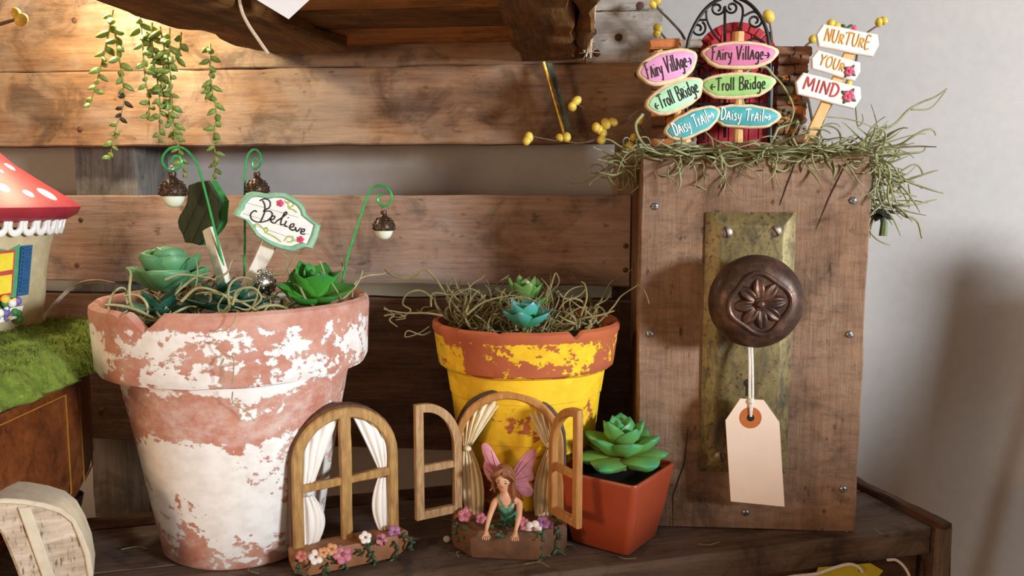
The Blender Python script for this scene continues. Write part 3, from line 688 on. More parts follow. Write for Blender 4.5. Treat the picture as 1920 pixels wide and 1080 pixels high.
# ================================================================== stroke lettering
GL = {  # polylines in a cell of height 1; (width, strokes)
'F': (.55, [[(.1, 0), (.14, .5), (.12, 1)], [(-.05, .95), (.3, 1), (.6, 1.02)], [(.12, .55), (.42, .58)]]),
'A': (.55, [[(0, 0), (.16, .4), (.28, .72)], [(.28, .72), (.42, .35), (.5, 0)], [(.1, .28), (.46, .28)]]),
'B': (.62, [[(.1, 0), (.14, 1)], [(.1, .98), (.42, 1), (.55, .85), (.45, .6), (.15, .52)], [(.15, .52), (.5, .48), (.6, .26), (.48, .04), (.08, 0)]]),
'V': (.62, [[(0, 1), (.14, .5), (.26, 0)], [(.26, 0), (.45, .6), (.64, 1.05)]]),
'T': (.6, [[(-.05, .9), (.3, .98), (.68, .96)], [(.32, .96), (.3, .5), (.26, 0)]]),
'D': (.62, [[(.1, 0), (.12, 1)], [(.0, 1), (.35, .98), (.58, .7), (.55, .3), (.35, .04), (.05, 0)]]),
'R': (.5, [[(.08, 0), (.1, .7)], [(.05, .7), (.34, .7), (.42, .55), (.32, .4), (.1, .36)], [(.2, .36), (.46, 0)]]),
'N': (.62, [[(.06, 0), (.1, 1)], [(.1, 1), (.34, .5), (.55, .02)], [(.55, .02), (.58, 1)]]),
'U': (.6, [[(.08, 1), (.08, .35), (.2, .04), (.38, .04), (.52, .35), (.54, 1)]]),
'E': (.52, [[(.46, .98), (.1, 1), (.08, 0), (.48, .02)], [(.08, .52), (.4, .53)]]),
'K': (.6, [[(.08, 0), (.1, 1)], [(.52, 1), (.12, .5), (.55, 0)]]),
'Y': (.6, [[(.04, 1), (.3, .52)], [(.6, 1), (.3, .52), (.28, 0)]]),
'O': (.68, [[(.34, 1), (.1, .8), (.06, .4), (.2, .05), (.4, .02), (.6, .3), (.6, .7), (.45, .97), (.3, 1)]]),
'M': (.78, [[(.04, 0), (.12, 1), (.38, .3), (.62, 1), (.72, 0)]]),
'I': (.24, [[(.12, 1), (.12, 0)]]),
'P': (.52, [[(.08, 0), (.1, 1)], [(.06, 1), (.4, .98), (.48, .75), (.36, .52), (.1, .5)]]),
'a': (.5, [[(.42, .5), (.2, .55), (.06, .3), (.16, .03), (.36, .12), (.42, .5), (.44, .05)]]),
'i': (.2, [[(.1, .52), (.1, 0)], [(.09, .72), (.12, .76)]]),
'r': (.34, [[(.06, .55), (.08, 0)], [(.08, .32), (.2, .52), (.34, .5)]]),
'y': (.46, [[(.04, .52), (.1, .2), (.24, .14)], [(.42, .55), (.34, .1), (.2, -.3), (.04, -.26)]]),
'l': (.2, [[(.12, 1), (.09, .5), (.1, 0)]]),
'g': (.48, [[(.4, .5), (.18, .55), (.06, .32), (.16, .08), (.36, .16), (.41, .5), (.38, -.15), (.22, -.34), (.06, -.24)]]),
'e': (.44, [[(.06, .28), (.36, .34), (.32, .54), (.16, .55), (.05, .3), (.14, .03), (.38, .08)]]),
'o': (.46, [[(.22, .54), (.06, .4), (.06, .14), (.22, 0), (.4, .14), (.4, .42), (.2, .54)]]),
'd': (.5, [[(.4, .48), (.18, .54), (.06, .28), (.18, .02), (.38, .14)], [(.42, 1), (.4, .5), (.42, .02)]]),
's': (.4, [[(.34, .5), (.16, .56), (.1, .4), (.3, .24), (.28, .04), (.04, .02)]]),
't': (.36, [[(.16, .85), (.14, .2), (.26, .02), (.36, .06)], [(0, .56), (.34, .58)]]),
' ': (.34, []), '>': (.62, [[(0, .3), (.55, .32)], [(.36, .52), (.56, .32), (.34, .1)]]), '<': (.62, [[(.6, .32), (.05, .3)], [(.28, .54), (.04, .3), (.26, .1)]]),
'~': (.8, [[(0, .3), (.15, .45), (.3, .25), (.45, .42), (.75, .34)], [(.55, .58), (.78, .34), (.52, .14)]]),
}
def text_paths(s, width, height, gap=.11):
    x = 0; out = []
    for ch in s:
        w_, st = GL[ch]
        out += [[(x+a, b) for a, b in pl] for pl in st]; x += w_+gap
    x -= gap; kx = width/x
    return [[((a-x/2)*kx, (b-.38)*height) for a, b in pl] for pl in out]
def lettering(parent, mat, paths, y, r, M=None, name='lettering'):
    q = MB()
    for pl in paths:
        pts = [V((a, y, b)) for a, b in pl]
        q.tube(spline(pts, 4) if len(pts) > 2 else pts, r, 5, M=M, flat=.45)
    return q.build(name, mat, parent, 80)
INK = pm('black_ink', '15120f', '1c1815', 3, .6, 0)
WHITE = pm('white_paint', 'f6f4f0', 'ffffff', 3, .6, 0)
LOGW = pm('painted_log', 'c98f4e', 'e3bd84', 1.5, .7, .4, stretch=(1.5, 1.5, .4), c3='f3e2c2')
LOGRIM = pm('cream_wood_rim', 'd9b98a', 'efdcb8', 2.5, .7, .4, c3='c59a62')
PINK = pm('pink_paint', 'd98fbc', 'e7a6cf', 1.2, .6, .1)
PINK2 = pm('rose_paint', 'd0709c', 'dc8ab0', 1.2, .6, .1)
MINT = pm('mint_paint', 'a8dfb4', 'b9ecc2', 1.2, .6, .1)
LIME = pm('lime_paint', '8fc46e', 'a6d684', 1.2, .6, .1)
TEAL = pm('teal_paint', '3f9fa6', '58b4b8', 1.2, .6, .1)
FLPINK = pm('painted_rose', 'b0344f', 'd86b86', 4, .6, .2)
LEAFD = pm('painted_leaf', '2f4d2c', '4c6a3c', 4, .6, .2)
BZ = bh                                                         # top of the planter box
def wobble(pts, amp, sd): return [(x+mnoise.noise(V((x*2.2, z*2.2, sd)))*amp, z+mnoise.noise(V((x*2.2, z*2.2, sd+9)))*amp) for x, z in pts]
def leafboard(hw, hh, n=26, sd=0, sq=2.6):
    return wobble([(hw*math.copysign(abs(math.cos(a))**(2/sq), math.cos(a))*(1+.05*math.sin(3*a)), hh*math.copysign(abs(math.sin(a))**(1.1), math.sin(a))) for a in (2*math.pi*k/n for k in range(n))], .09, sd)
def sign_post(fr, label, post_px, boards, yaw_note=None, group=None):
    th = thing('sign_post', fr, label, 'sign', group)
    (x0, z0), (x1, z1) = fr.xz(post_px, .35)
    MB().tube([(x0, .45, z0), ((x0*2+x1)/3+.05, .45, (z0*2+z1)/3), ((x0+2*x1)/3-.04, .45, (z0+2*z1)/3), (x1, .45, z1)], [.36, .32, .36, .42], 10).build('post', LOGW, th)
    for i, (c, hwpx, hhpx, ang, txt, face, ink, k) in enumerate(boards):
        p = fr.px(*c, -.3); s = (fr.M @ p).y/FPX; M = T(p.x, 0, p.z) @ rot('Y', ang)
        o = leafboard(hwpx*s, hhpx*s, 30, i+fr.loc.x); yy = -.12-.14*i*0
        b = MB().prism(o, -.35, .05, .12, M=M).build('board', LOGRIM, th, 50)
        f = MB().prism([(x*.9, z*.78) for x, z in o], -.42, -.34, .03, M=M).build('painted_face', face, b, 50)
        tw = text_paths(txt, hwpx*s*2*.76*k, hhpx*s*.98)
        lettering(b, ink, tw, -.45, .043, M)
    return th
SP1 = Frame(P(1268, 258, 58.6), math.radians(4))
sign_post(SP1, 'tilted three board sign at left of the gate, reading Fairy Village, Troll Bridge, Daisy Trail', [(1288, 268), (1232, 96)],
   [((1253, 125), 57, 30, -17, 'FAiry VillAge>', PINK, INK, 1), ((1267, 181), 57, 27, -24, '<Troll BRidge', MINT, INK, 1), ((1299, 231), 55, 24, -23, 'DAisy TrAil~', TEAL, WHITE, .95)])
SP2 = Frame(P(1385, 262, 59.2), math.radians(-3))
sign_post(SP2, 'upright three board sign before the red door, reading Fairy Village, Troll Bridge, Daisy Trail', [(1384, 268), (1385, 60)],
   [((1388, 103), 69, 25, 0, 'FAiry VillAge>', PINK2, INK, 1), ((1383, 160), 69, 24, -2, '<Troll BRidge', LIME, INK, .95), ((1397, 218), 66, 22, 3, 'DAisy TrAil~', TEAL, WHITE, .9)])
# ---- nurture your mind sign
CRW = pm('cream_painted_wood', 'f3e6d8', 'fbf3ea', 1.5, .6, .15, c3='e6cfb2')
PWD = pm('pale_stick_wood', 'd9a868', 'e4bb80', 1.2, .7, .15, stretch=(1, 1, .3))
GOLDI = pm('golden_ink', 'c98a2e', 'dba244', 2, .5, 0)
REDI = pm('red_ink', 'a83a3c', 'c05050', 2, .6, 0)
NS = Frame(P(1520, 262, 59.2), math.radians(-5))
th = thing('nurture_sign', NS, 'cream three board garden pick reading Nurture Your Mind with painted roses', 'sign')
(x0, z0), (x1, z1) = NS.xz([(1513, 268), (1598, 88)], .2)
d = V((x1-x0, 0, z1-z0)); nn = V((d.z, 0, -d.x)).normalized()*.36
MB().prism([(x0-nn.x, z0-nn.z), (x0+nn.x, z0+nn.z), (x1+nn.x, z1+nn.z), (x1-nn.x, z1-nn.z)], .05, .3, .05).build('stick', PWD, th)
def flower(parent, M, r, mat, name='rose'):
    q = MB()
    for k in range(5):
        a = 2*math.pi*k/5; q.ball((r*.55*math.cos(a), -.05, r*.55*math.sin(a)), (r*.5, r*.2, r*.5), 8, 5, M=M)
    q.ball((0, -.1, 0), (r*.35, r*.25, r*.35), 8, 5, M=M)
    return q.build(name, mat, parent, 60)
def leaflet(parent, M, L, mat, n=3, a0=0, name='painted_leaf'):
    q = MB()
    for k in range(n):
        q.ball((L*.5, 0, 0), (L*.5, L*.12, L*.22), 8, 5, M=M @ rot('Y', a0+360*k/n))
    return q.build(name, mat, parent, 60)
for i, (c, hw, hh, ang, txt, ink, tw, tx, rose) in enumerate((((1588, 76), 57, 20, 11.5, 'NURTURE', GOLDI, .72, 0, None), ((1566, 123), 46, 17, 17, 'YOUR', GOLDI, .5, -.16, (.58, -.2)), ((1552, 170), 61, 20, 15, 'MIND', REDI, .52, -.22, (.62, -.05)))):
    p = NS.px(*c, -.1); s = (NS.M @ p).y/FPX; M = T(p.x, 0, p.z) @ rot('Y', ang); h, v = hw*s, hh*s
    o = [(-h, 0), (-h*.86, v), (-h*.3, v*1.03), (h*.3, v*.97), (h*.88, v), (h, v*.1), (h*.9, -v), (h*.3, -v*1.02), (-h*.3, -v*.98), (-h*.84, -v)]
    b = MB().prism(o, -.25, .03, .07, M=M).build('board', CRW, th, 30)
    lettering(b, ink, [[(x+tx*h, z) for x, z in pl] for pl in text_paths(txt, 2*h*tw, v*1.15)], -.27, .07 if i == 2 else .058, M)
    if rose:
        Mr = M @ T(rose[0]*h, -.25, rose[1]*v); leaflet(b, Mr, v*.85, LEAFD, 4, 20); flower(b, Mr, v*.55, FLPINK)
    else:
        Mr = M @ T(-.1*h, -.1, v*1.1); leaflet(b, Mr, v*.6, LEAFD, 3, 200); flower(b, M @ T(.12*h, -.1, v*1.15), v*.3, FLPINK)
# ================================================================== brick gateway with the red door, iron gate
BR1 = pm('orange_brick', 'b5652f', 'cf8450', 1.6, .8, .5, c3='e0b080'); BR2 = pm('brown_brick', '6e4a36', '8c6248', 1.6, .85, .5); BR3 = pm('grey_stone', '8a7d6e', 'a89a88', 2, .85, .5); MORT = pm('mortar', '4a4034', '5e5244', 2, .9, .3)
REDD = pm('red_door_paint', 'a01e2a', 'c02a36', 1.0, .5, .2, stretch=(1, 1, .3))
FD = Frame(BX.M @ BX.px(1380, 293, 4.6), math.radians(-4)); FD.loc.z = BZ-.7; FD = Frame(FD.loc, FD.rz)
th = thing('fairy_gateway', FD, 'red arched fairy door between two brick and stone pillars on the planter', 'gateway')
gx = lambda a, b, y=0: FD.px(a, b, y)
dl, dr, dt = gx(1306, 150).x, gx(1452, 150).x, gx(1375, 42).z
dw = (dr-dl)/2; dc = (dl+dr)/2
n = 7
for k in range(n):                                                  # door planks, each cut to the arch
    a0, a1 = dl+.25+(2*dw-.5)*k/n, dl+.25+(2*dw-.5)*(k+1)/n-.04
    top = lambda x: (dt-.5) - dw*1.0 + math.sqrt(max(.01, dw**2-(x-dc)**2))
    MB().prism([(a0, 0), (a1, 0), (a1, top(a1)), ((a0+a1)/2, top((a0+a1)/2)), (a0, top(a0))], .15, .55, .05).build('door_plank', REDD, th)
nv = 15; ri, ro = dw-.3, dw+.35; zc = dt-dw-.3
for k in range(nv):                                                 # arch bricks painted red
    t0, t1 = math.pi*k/nv+.012, math.pi*(k+1)/nv-.012
    MB().prism([(dc+ri*math.cos(t0), zc+ri*math.sin(t0)), (dc+ro*math.cos(t0), zc+ro*math.sin(t0)), (dc+ro*math.cos(t1), zc+ro*math.sin(t1)), (dc+ri*math.cos(t1), zc+ri*math.sin(t1))], 0, .7, .06).build('arch_brick', REDD, th)
MB().prism([(dc-dw, -.1)]+[(dc-dw*math.cos(math.pi*i/16), zc-.1+dw*math.sin(math.pi*i/16)) for i in range(17)]+[(dc+dw, -.1)], .5, .9, .05).build('door_back', MORT, th)
def pillar(pa, pb, ptop, capmats, seed):
    l, r_, t = gx(pa, 150, -.3).x, gx(pb, 150, -.3).x, gx(pa, ptop, -.3).z
    MB().box(((l+r_)/2, .45, t/2-.25), (r_-l-.25, 1.4, t-.5), b=.08).build('pillar_core', MORT, th)
    z = 0; row = 0
    while z < t-1.2:
        h = R.uniform(.6, .85); x = l; nb = R.choice((2, 2, 3))
        ws = [R.uniform(.7, 1.3) for _ in range(nb)]; sw = sum(ws)
        for wv in ws:
            ww = (r_-l)*wv/sw
            MB().board(ww-.08, h-.08, .9, 3, .07, seed+row*9+wv, b=.14, M=T(x+ww/2, -.28+R.uniform(-.06, .06), z+h/2)).build('stone', R.choice((BR1, BR2, BR2, BR3)), th)
            x += ww
        z += h; row += 1
    x = l-.2; ws = [1.25, .9] if capmats[0] is not capmats[1] else [1, 1]; sw = sum(ws)
    for wv, mt in zip(ws, capmats):
        ww = (r_-l+.4)*wv/sw
        MB().board(ww-.04, t-z, 1.7, 4, .09, seed+wv*3, b=.15, M=T(x+ww/2, .1, (z+t)/2)).build('cap_brick', mt, th); x += ww
pillar(1222, 1308, 76, (BR1, BR3), 3); pillar(1455, 1513, 90, (BR2, BR2), 8)
# vines on the right pillar
q = MB()
for k in range(46):
    p = gx(R.uniform(1458, 1510), R.uniform(140, 262), -.85); q.ball((p.x, -.85+R.uniform(-.1, .1), p.z), (R.uniform(.08, .17), .06, R.uniform(.06, .14)), 6, 4)
q.build('painted_ivy', LEAFD, th)['label'] = 'dark green moulded ivy on the right pillar'
IRON = pm('black_iron', '1d1a1c', '2c282b', 3, .45, .2, .6)
GF = Frame(BX.M @ BX.px(1366, 293, 3.2), math.radians(-4)); GF.loc.z = BZ-.7; GF = Frame(GF.loc, GF.rz)
gt = thing('iron_gate', GF, 'black wrought iron arched garden gate with scrolls before the red door', 'gate')
g2 = lambda pts: [V((p.x, 0, p.z)) for p in (GF.px(*k) for k in pts)]
q = MB(); q.tube(spline(g2([(1289, 258), (1287, 180), (1288, 95), (1300, 52), (1328, 12), (1367, -6), (1406, 8), (1433, 45), (1443, 95), (1444, 180), (1444, 258)]), 6), .13, 8); q.build('outer_frame', IRON, gt)
for pts in ([(1359, 14), (1359, 100), (1359, 258)], [(1443, 60), (1441, 150), (1440, 258)], [(1388, 262), (1388, 190), (1388, 140)], [(1320, 262), (1320, 190), (1320, 140)], [(1290, 195), (1365, 195), (1444, 195)]):
    MB().tube(g2(pts), .1, 6).build('bar', IRON, gt)
def spiral(c, r0, r1, a0, turns, n=26):
    return [(c[0]+(r0+(r1-r0)*k/n)*math.cos(math.radians(a0)+turns*2*math.pi*k/n), c[1]+(r0+(r1-r0)*k/n)*math.sin(math.radians(a0)+turns*2*math.pi*k/n)) for k in range(n+1)]
for pts in ([(1359, 14)]+spiral((1345, 16), 13, 4, -10, 1.25), [(1359, 14)]+spiral((1372, 14), 12, 4, 190, -1.25),
            [(1343, 0), (1327, 12), (1325, 35), (1335, 58), (1352, 80)], [(1375, 0), (1391, 12), (1392, 32), (1385, 58), (1378, 80)],
            [(1296, 62), (1306, 40), (1325, 37)], spiral((1309, 54), 15, 4, -60, 1.3), [(1395, 30), (1412, 22), (1425, 27)], spiral((1415, 39), 14, 4, -30, 1.3),
            [(1305, 100), (1318, 98), (1328, 108), (1320, 120), (1308, 116)], [(1305, 130), (1316, 126), (1324, 136), (1314, 146), (1302, 140)],
            [(1400, 78), (1415, 72), (1432, 80), (1432, 95)], spiral((1418, 130), 15, 5, 0, 1.2), [(1322, 145), (1340, 125), (1358, 115)], [(1395, 190), (1420, 165), (1438, 150)]):
    MB().tube(spline(g2(pts), 3), .085, 6).build('scroll', IRON, gt)
# ================================================================== twig with yellow berries
TWIG = pm('twig_bark', '5a4636', '7a6450', 3, .8, .4); BERRY = pm('yellow_berry', 'd8b23a', 'e8d060', 3, .35, .1, c3='c8cc78')
def berry_pick(name, fr, label, stems, berries, r=.055, group=None, br=9):
    th = thing(name, fr, label, 'twig', group); q = MB()
    for pts in stems:
        s = spline([fr.l(P(a, b, d)) for a, b, d in pts], 5); q.tube(s, [r*(1.3-.5*i/len(s)) for i in range(len(s))], 6)
    q.build('stem', TWIG, th)
    for k, (a, b, d) in enumerate(berries):
        p = fr.l(P(a, b, d)); s = br*R.uniform(.85, 1.1)*d/FPX
        o = MB().ball((0, 0, 0), (s*.9, s*.9, s*1.15), 12, 8).build('berry', BERRY, th, 80); o.location = p*U; o.rotation_euler = (R.uniform(-1, 1), R.uniform(-1.2, 1.2), 0)
D0 = 62.5
berry_pick('berry_twig', Frame(P(1205, 262, D0)), 'bare twig with yellow berries reaching left from the planter moss', 
  [[(1215, 265, D0), (1190, 225, D0), (1165, 232, D0), (1148, 240, D0), (1120, 260, D0), (1090, 268, D0), (1062, 266, D0), (1030, 262, D0), (1000, 256, D0)],
   [(1150, 238, D0), (1125, 218, D0), (1100, 205, D0), (1082, 195, D0)], [(1215, 275, D0), (1180, 262, D0), (1150, 245, D0)], [(1165, 232, D0), (1180, 220, D0), (1200, 205, D0)]],
  [(1081, 189, D0), (1073, 200, D0), (988, 263, D0), (992, 257, D0), (1050, 258, D0), (1062, 257, D0), (1118, 239, D0), (1136, 232, D0), (1149, 229, D0), (1124, 243, D0), (1131, 250, D0), (1128, 262, D0), (1188, 258, D0), (1202, 226, D0), (1182, 275, D0)])
D1 = 65
berry_pick('berry_twig', Frame(P(1300, 262, D1)), 'dark twigs with pale yellow berries rising behind the left brick pillar',
  [[(1300, 262, D1), (1295, 120, D1), (1282, 70, D1), (1258, 40, D1), (1236, 18, D1), (1230, 4, D1)], [(1295, 120, D1), (1270, 95, D1), (1250, 75, D1), (1238, 60, D1)], [(1290, 100, D1), (1330, 90, D1-1), (1370, 96, D1-1)]],
  [(1224, 9, D1), (1232, 1, D1), (1233, 53, D1), (1232, 62, D1)], r=.09)
berry_pick('berry_twig', Frame(P(1480, 262, D1-1)), 'dark twig with one yellow berry behind the right gate post',
  [[(1480, 262, D1-1), (1462, 120, D1-1), (1450, 90, D1-1), (1446, 60, D1-1), (1443, 42, D1-1)]], [(1441, 31, D1-1)], r=.08, br=11)
berry_pick('berry_twig', Frame(P(1540, 262, D1)), 'dark twig with yellow berries behind the cream nurture sign',
  [[(1530, 265, D1), (1550, 210, D1), (1590, 150, D1), (1606, 110, D1), (1605, 80, D1), (1625, 62, D1), (1650, 45, D1)], [(1500, 100, D1), (1512, 85, D1), (1524, 76, D1)], [(1530, 265, D1), (1505, 130, D1), (1500, 100, D1)], [(1550, 62, D1), (1570, 48, D1), (1585, 55, D1)]],
  [(1656, 39, D1), (1648, 42, D1), (1525, 73, D1), (1558, 44, D1), (1568, 51, D1), (1590, 158, D1), (1534, 232, D1)], r=.085)
# ================================================================== moss on the planter
MOSSG = pm('grey_green_moss', '7c7c52', 'a0a278', 1.2, .85, 0, c3='c0c4a0')
q = MB(); fr = Frame((BX.loc.x, BX.loc.y, BZ), BX.rz)
hw = bw/2
for i in range(480):
    x = R.uniform(-hw+.6, hw-.2); y = R.uniform(.1, 3.0)
    strand(q, (bxc+x, y, R.uniform(-.35, .5)), (R.gauss(0, 1.2), R.gauss(-.2, .6), R.uniform(-.05, .45)), R.uniform(2, 5), R.uniform(.045, .09), R.uniform(.7, 1.9), grav=.03, flatten=1)
for i in range(95):
    strand(q, (bxc+hw+R.uniform(-1.6, .5), R.uniform(.3, 4), R.uniform(-.3, .6)), (R.uniform(.3, 1.2), R.gauss(0, .4), R.uniform(-.9, .7)), R.uniform(2.5, 6), R.uniform(.045, .085), R.uniform(.4, 1.4), grav=.09)
for i in range(70):
    strand(q, (bxc+hw+R.uniform(.2, 2.0), R.uniform(1, 4), R.uniform(-3.6, -.6)), (R.gauss(.4, 1), R.gauss(0, .4), R.uniform(-.9, .5)), R.uniform(2, 4.5), R.uniform(.045, .085), R.uniform(.4, 1.4), grav=.03)
for i in range(45):
    strand(q, (bxc-hw+R.uniform(-1.2, .6), R.uniform(2, 5.5), R.uniform(-.8, .2)), (R.gauss(-.5, .7), R.gauss(0, .5), R.uniform(-.7, .3)), R.uniform(1.5, 3.5), R.uniform(.045, .075), R.uniform(.8, 2), grav=.05)
pm_ = lambda pts, D, r=.1: pxstrand(q, fr, pts, D, r)
pm_([(1400, 205), (1392, 160), (1410, 130), (1440, 125), (1455, 140), (1470, 155), (1487, 180), (1495, 210), (1480, 250)], 59.5, .13)
pm_([(1206, 215), (1192, 235), (1200, 262), (1222, 280), (1245, 262)], 58.6, .13)
pm_([(1552, 268), (1553, 300), (1565, 320), (1575, 345), (1592, 344), (1594, 328)], 56.3, .12)
pm_([(1345, 280), (1352, 300), (1365, 312), (1390, 305), (1410, 312)], 56.4, .12)
pm_([(1350, 300), (1352, 320), (1360, 325)], 56.4, .09)
pm_([(1620, 268), (1650, 250), (1690, 230), (1715, 205), (1740, 190), (1770, 178), (1793, 163)], [58, 58, 58, 58, 58, 58, 58], .11)
pm_([(1722, 203), (1760, 200), (1790, 168)], 58, .07)
pm_([(1600, 280), (1640, 285), (1660, 310), (1662, 350), (1668, 380), (1690, 385), (1720, 378), (1718, 345)], 58.5, .12)
pm_([(1668, 310), (1690, 295), (1720, 285), (1745, 283), (1752, 275)], 58.5, .09)
pm_([(1690, 385), (1710, 405), (1735, 415), (1745, 448)], 58.5, .13)
pm_([(1650, 360), (1690, 330), (1730, 307), (1746, 327), (1725, 332), (1700, 345), (1680, 360)], 58.5, .08)
pm_([(1560, 218), (1600, 222), (1650, 238), (1680, 270), (1700, 290)], 59, .05)
pm_([(1617, 190), (1619, 215), (1622, 235), (1632, 225), (1630, 212)], 60, .07)
pm_([(1180, 270), (1170, 300), (1140, 320), (1120, 325), (1118, 312), (1135, 310), (1145, 322)], 64, .09)
pm_([(1145, 318), (1110, 340), (1085, 345), (1075, 340), (1068, 355)], 64, .05)
mossbuild(q, fr, 'dried grey green moss heaped on top of the planter and hanging off its right', MOSSG)
# dark little succulent hanging at the right of the planter
SUCD = leafmat('dry_succulent_leaf', '4a3a34', '3c3a34', '2c2a28', rough=.6)
me_dry = leafmesh('dry_leaf', SUCD, pointed(.24), .12, .25, .2)
p = P(1652, 392, 58.8)
s_ = rosette('hanging_succulent', Frame(p, 0), 'small dark succulent hanging upside down from the moss beside the planter', me_dry,
        [(6, 1.5, -20, 10, 0), (6, 1.2, -45, 40, -.1), (4, .9, -70, 0, -.2)])
MB().tube([(.1, 0, -.3), (.25, -.05, -1.0), (.2, -.05, -1.9)], [.2, .26, .3], 8).build('stem', pm('cut_green_stem', '56663a', '75824e', 3, .6, .2), s_)
# ================================================================== lantern hooks in the large pot
WIRE = pm('green_wire', '2f9a4a', '45b060', 3, .35, 0, .3); CAPB = pm('bronze_acorn_cap', '3c2e26', '66503f', 6, .32, .3, .6, c3='a8988a')
GLOW = pm('milky_glass', 'dfe6cf', 'e8ecd8', 1, .25, 0, Subsurface_Weight=.4, Subsurface_Radius=(.004, .004, .003), Subsurface_Scale=.8)
SILV = pm('silver_loop', 'a8a29c', '7d756e', 6, .3, .1, .9)
def lantern(fr, label, wire, drop, D, s=1., sw=.085):
    th = thing('acorn_lantern', fr, label, 'lantern', 'acorn lanterns on green wire hooks')
    q = MB(); q.tube(spline([fr.l(P(a, b, D)) for a, b in wire], 6), sw, 8); q.build('wire_hook', WIRE, th)
    c = fr.l(P(drop[0], drop[1], D)); px = D/FPX*s
    ca = Matrix.Translation(c)
    def capfn(p, a, i):
        k = 1 + .055*math.sin(a*9 + i*1.9)*(1 if 1 <= i <= 7 else 0); return V((p.x*k, p.y*k, p.z))
    q = MB().lathe([(x*px, z*px) for x, z in ((21, -3), (24.5, 0), (24.8, 4), (24, 9), (22, 15), (18, 21), (13, 26), (8, 30), (6, 34), (7.5, 38), (6.5, 42), (3, 43))], 36, M=ca, fn=capfn)
    cap = q.build('acorn_cap', CAPB, th, 40)
    q = MB()                                                        # raised scales
    for i, (rr_, z) in enumerate(((24.3, 3), (23.4, 10), (20.6, 17), (16, 23))):
        n = 14-2*i
        for k in range(n):
            a = 2*math.pi*(k+.5*(i % 2))/n
            q.ball((rr_*px*math.cos(a), rr_*px*math.sin(a), z*px), (2.7*px, 2.7*px, 3.6*px), 6, 4, M=ca)
    q.build('cap_scales', CAPB, cap, 80)['kind'] = 'stuff'
    MB().lathe([(x*px, z*px) for x, z in ((2, -23.5), (8, -22.5), (14, -18.5), (18, -12), (20.5, -5), (21, -1), (18, 0))], 28, M=ca).build('glass_globe', GLOW, th, 60)
    q = MB(); q.tube([c+V((5*px*math.cos(t), 0, (47+6*math.sin(t))*px)) for t in [k*math.pi/6 for k in range(13)]], .04, 6); q.build('hanging_loop', SILV, th)
    return th
lantern(Frame(P(425, 530, 56.5)), 'leftmost acorn lantern, on a green wire hook before the dark green board', [(425, 535), (418, 495), (400, 420), (385, 360), (372, 315), (358, 290), (340, 277), (318, 279), (305, 294), (306, 308), (318, 319), (333, 316), (341, 304), (336, 294), (326, 294), (320, 303)], (325, 365), 56.5)
lantern(Frame(P(459, 530, 60)), 'acorn lantern half hidden behind the Believe plaque', [(458, 530), (459, 440), (459, 340), (462, 300), (470, 284), (480, 281), (488, 290), (489, 305), (484, 315), (476, 316), (473, 305), (478, 297), (484, 302)], (483, 360), 60, .85, .08)
lantern(Frame(P(640, 535, 57.5)), 'rightmost acorn lantern, on a green wire hook leaning right', [(640, 540), (650, 490), (665, 440), (683, 385), (693, 360), (708, 348), (724, 351), (734, 364), (733, 378), (724, 386), (714, 384), (708, 375), (711, 366), (718, 365)], (720, 430), 57.5, .82)
# ================================================================== Believe plaque and the green-backed plaque
BEL = Frame(P(485, 540, 56.2), math.radians(8), 0)
th = thing('believe_plaque', BEL, 'white scalloped plaque reading Believe on a whitewashed stick in the large pot', 'sign')
GREENR = pm('sage_rim_paint', '7fb08e', '9cc8a8', 1.5, .6, .3, c3='c4dccb'); WPLANK = pm('whitewash_board', 'e4e6e2', 'f4f4f0', 1.2, .7, .35, stretch=(.4, 1, 1.5), c3='c3cac9')
out = [(462, 362), (472, 359), (484, 360), (500, 364), (516, 361), (533, 362), (549, 370), (563, 380), (571, 392), (573, 402), (585, 412), (600, 423), (594, 446), (585, 467), (574, 464), (563, 467), (555, 471), (547, 472), (530, 469), (513, 463), (500, 457), (490, 450), (480, 443), (473, 433), (466, 423), (458, 412), (447, 408), (437, 403), (440, 394), (447, 387), (450, 376)]
o = BEL.xz(out, -.35); cxz = (sum(p[0] for p in o)/len(o), sum(p[1] for p in o)/len(o))
inn = [(cxz[0]+(x-cxz[0])*.86, cxz[1]+(z-cxz[1])*.82) for x, z in o]
MB().prism(o, -.1, .35, .1).build('backing_board', GREENR, th, 40)
rim = MB().ringprism(o, inn, -.35, -.05, .12).build('scalloped_rim', GREENR, th, 50)
face = MB().prism(inn, -.2, -.05, .02).build('board_face', WPLANK, th)
q = MB()
for a, b in (((462, 380), (560, 408)), ((455, 400), (580, 440)), ((470, 420), (570, 455))):
    p0, p1 = BEL.px(*a, -.2), BEL.px(*b, -.2); q.tube([(p0.x, -.2, p0.z), ((p0.x+p1.x)/2, -.2, (p0.z+p1.z)/2+.02), (p1.x, -.2, p1.z)], .018, 4)
q.build('board_seams', pm('seam_grey', '8a9294', '757d80', 3, .8, 0), face)['kind'] = 'stuff'
zc_ = lambda pts: [(a/3, 270+b/3) for a, b in pts]
ST = [[(1478, 318), (1490, 345), (1488, 385), (1472, 425), (1462, 440)], [(1462, 318), (1490, 308), (1518, 322), (1517, 355), (1482, 378), (1520, 378), (1532, 400), (1505, 430), (1455, 440), (1418, 425), (1410, 395), (1432, 375), (1445, 382)],
      [(1518, 428), (1540, 422), (1546, 406), (1530, 408), (1524, 430), (1542, 446), (1562, 430)], [(1558, 432), (1590, 412), (1614, 390), (1604, 384), (1584, 425), (1580, 452), (1596, 452)], [(1612, 432), (1602, 458), (1618, 464)], [(1620, 414), (1624, 416)],
      [(1626, 466), (1648, 466), (1654, 450), (1638, 452), (1630, 474), (1650, 486), (1664, 474)], [(1662, 466), (1670, 492), (1690, 474), (1694, 476)], [(1694, 494), (1712, 490), (1712, 478), (1698, 482), (1694, 504), (1716, 508)]]
q = MB()
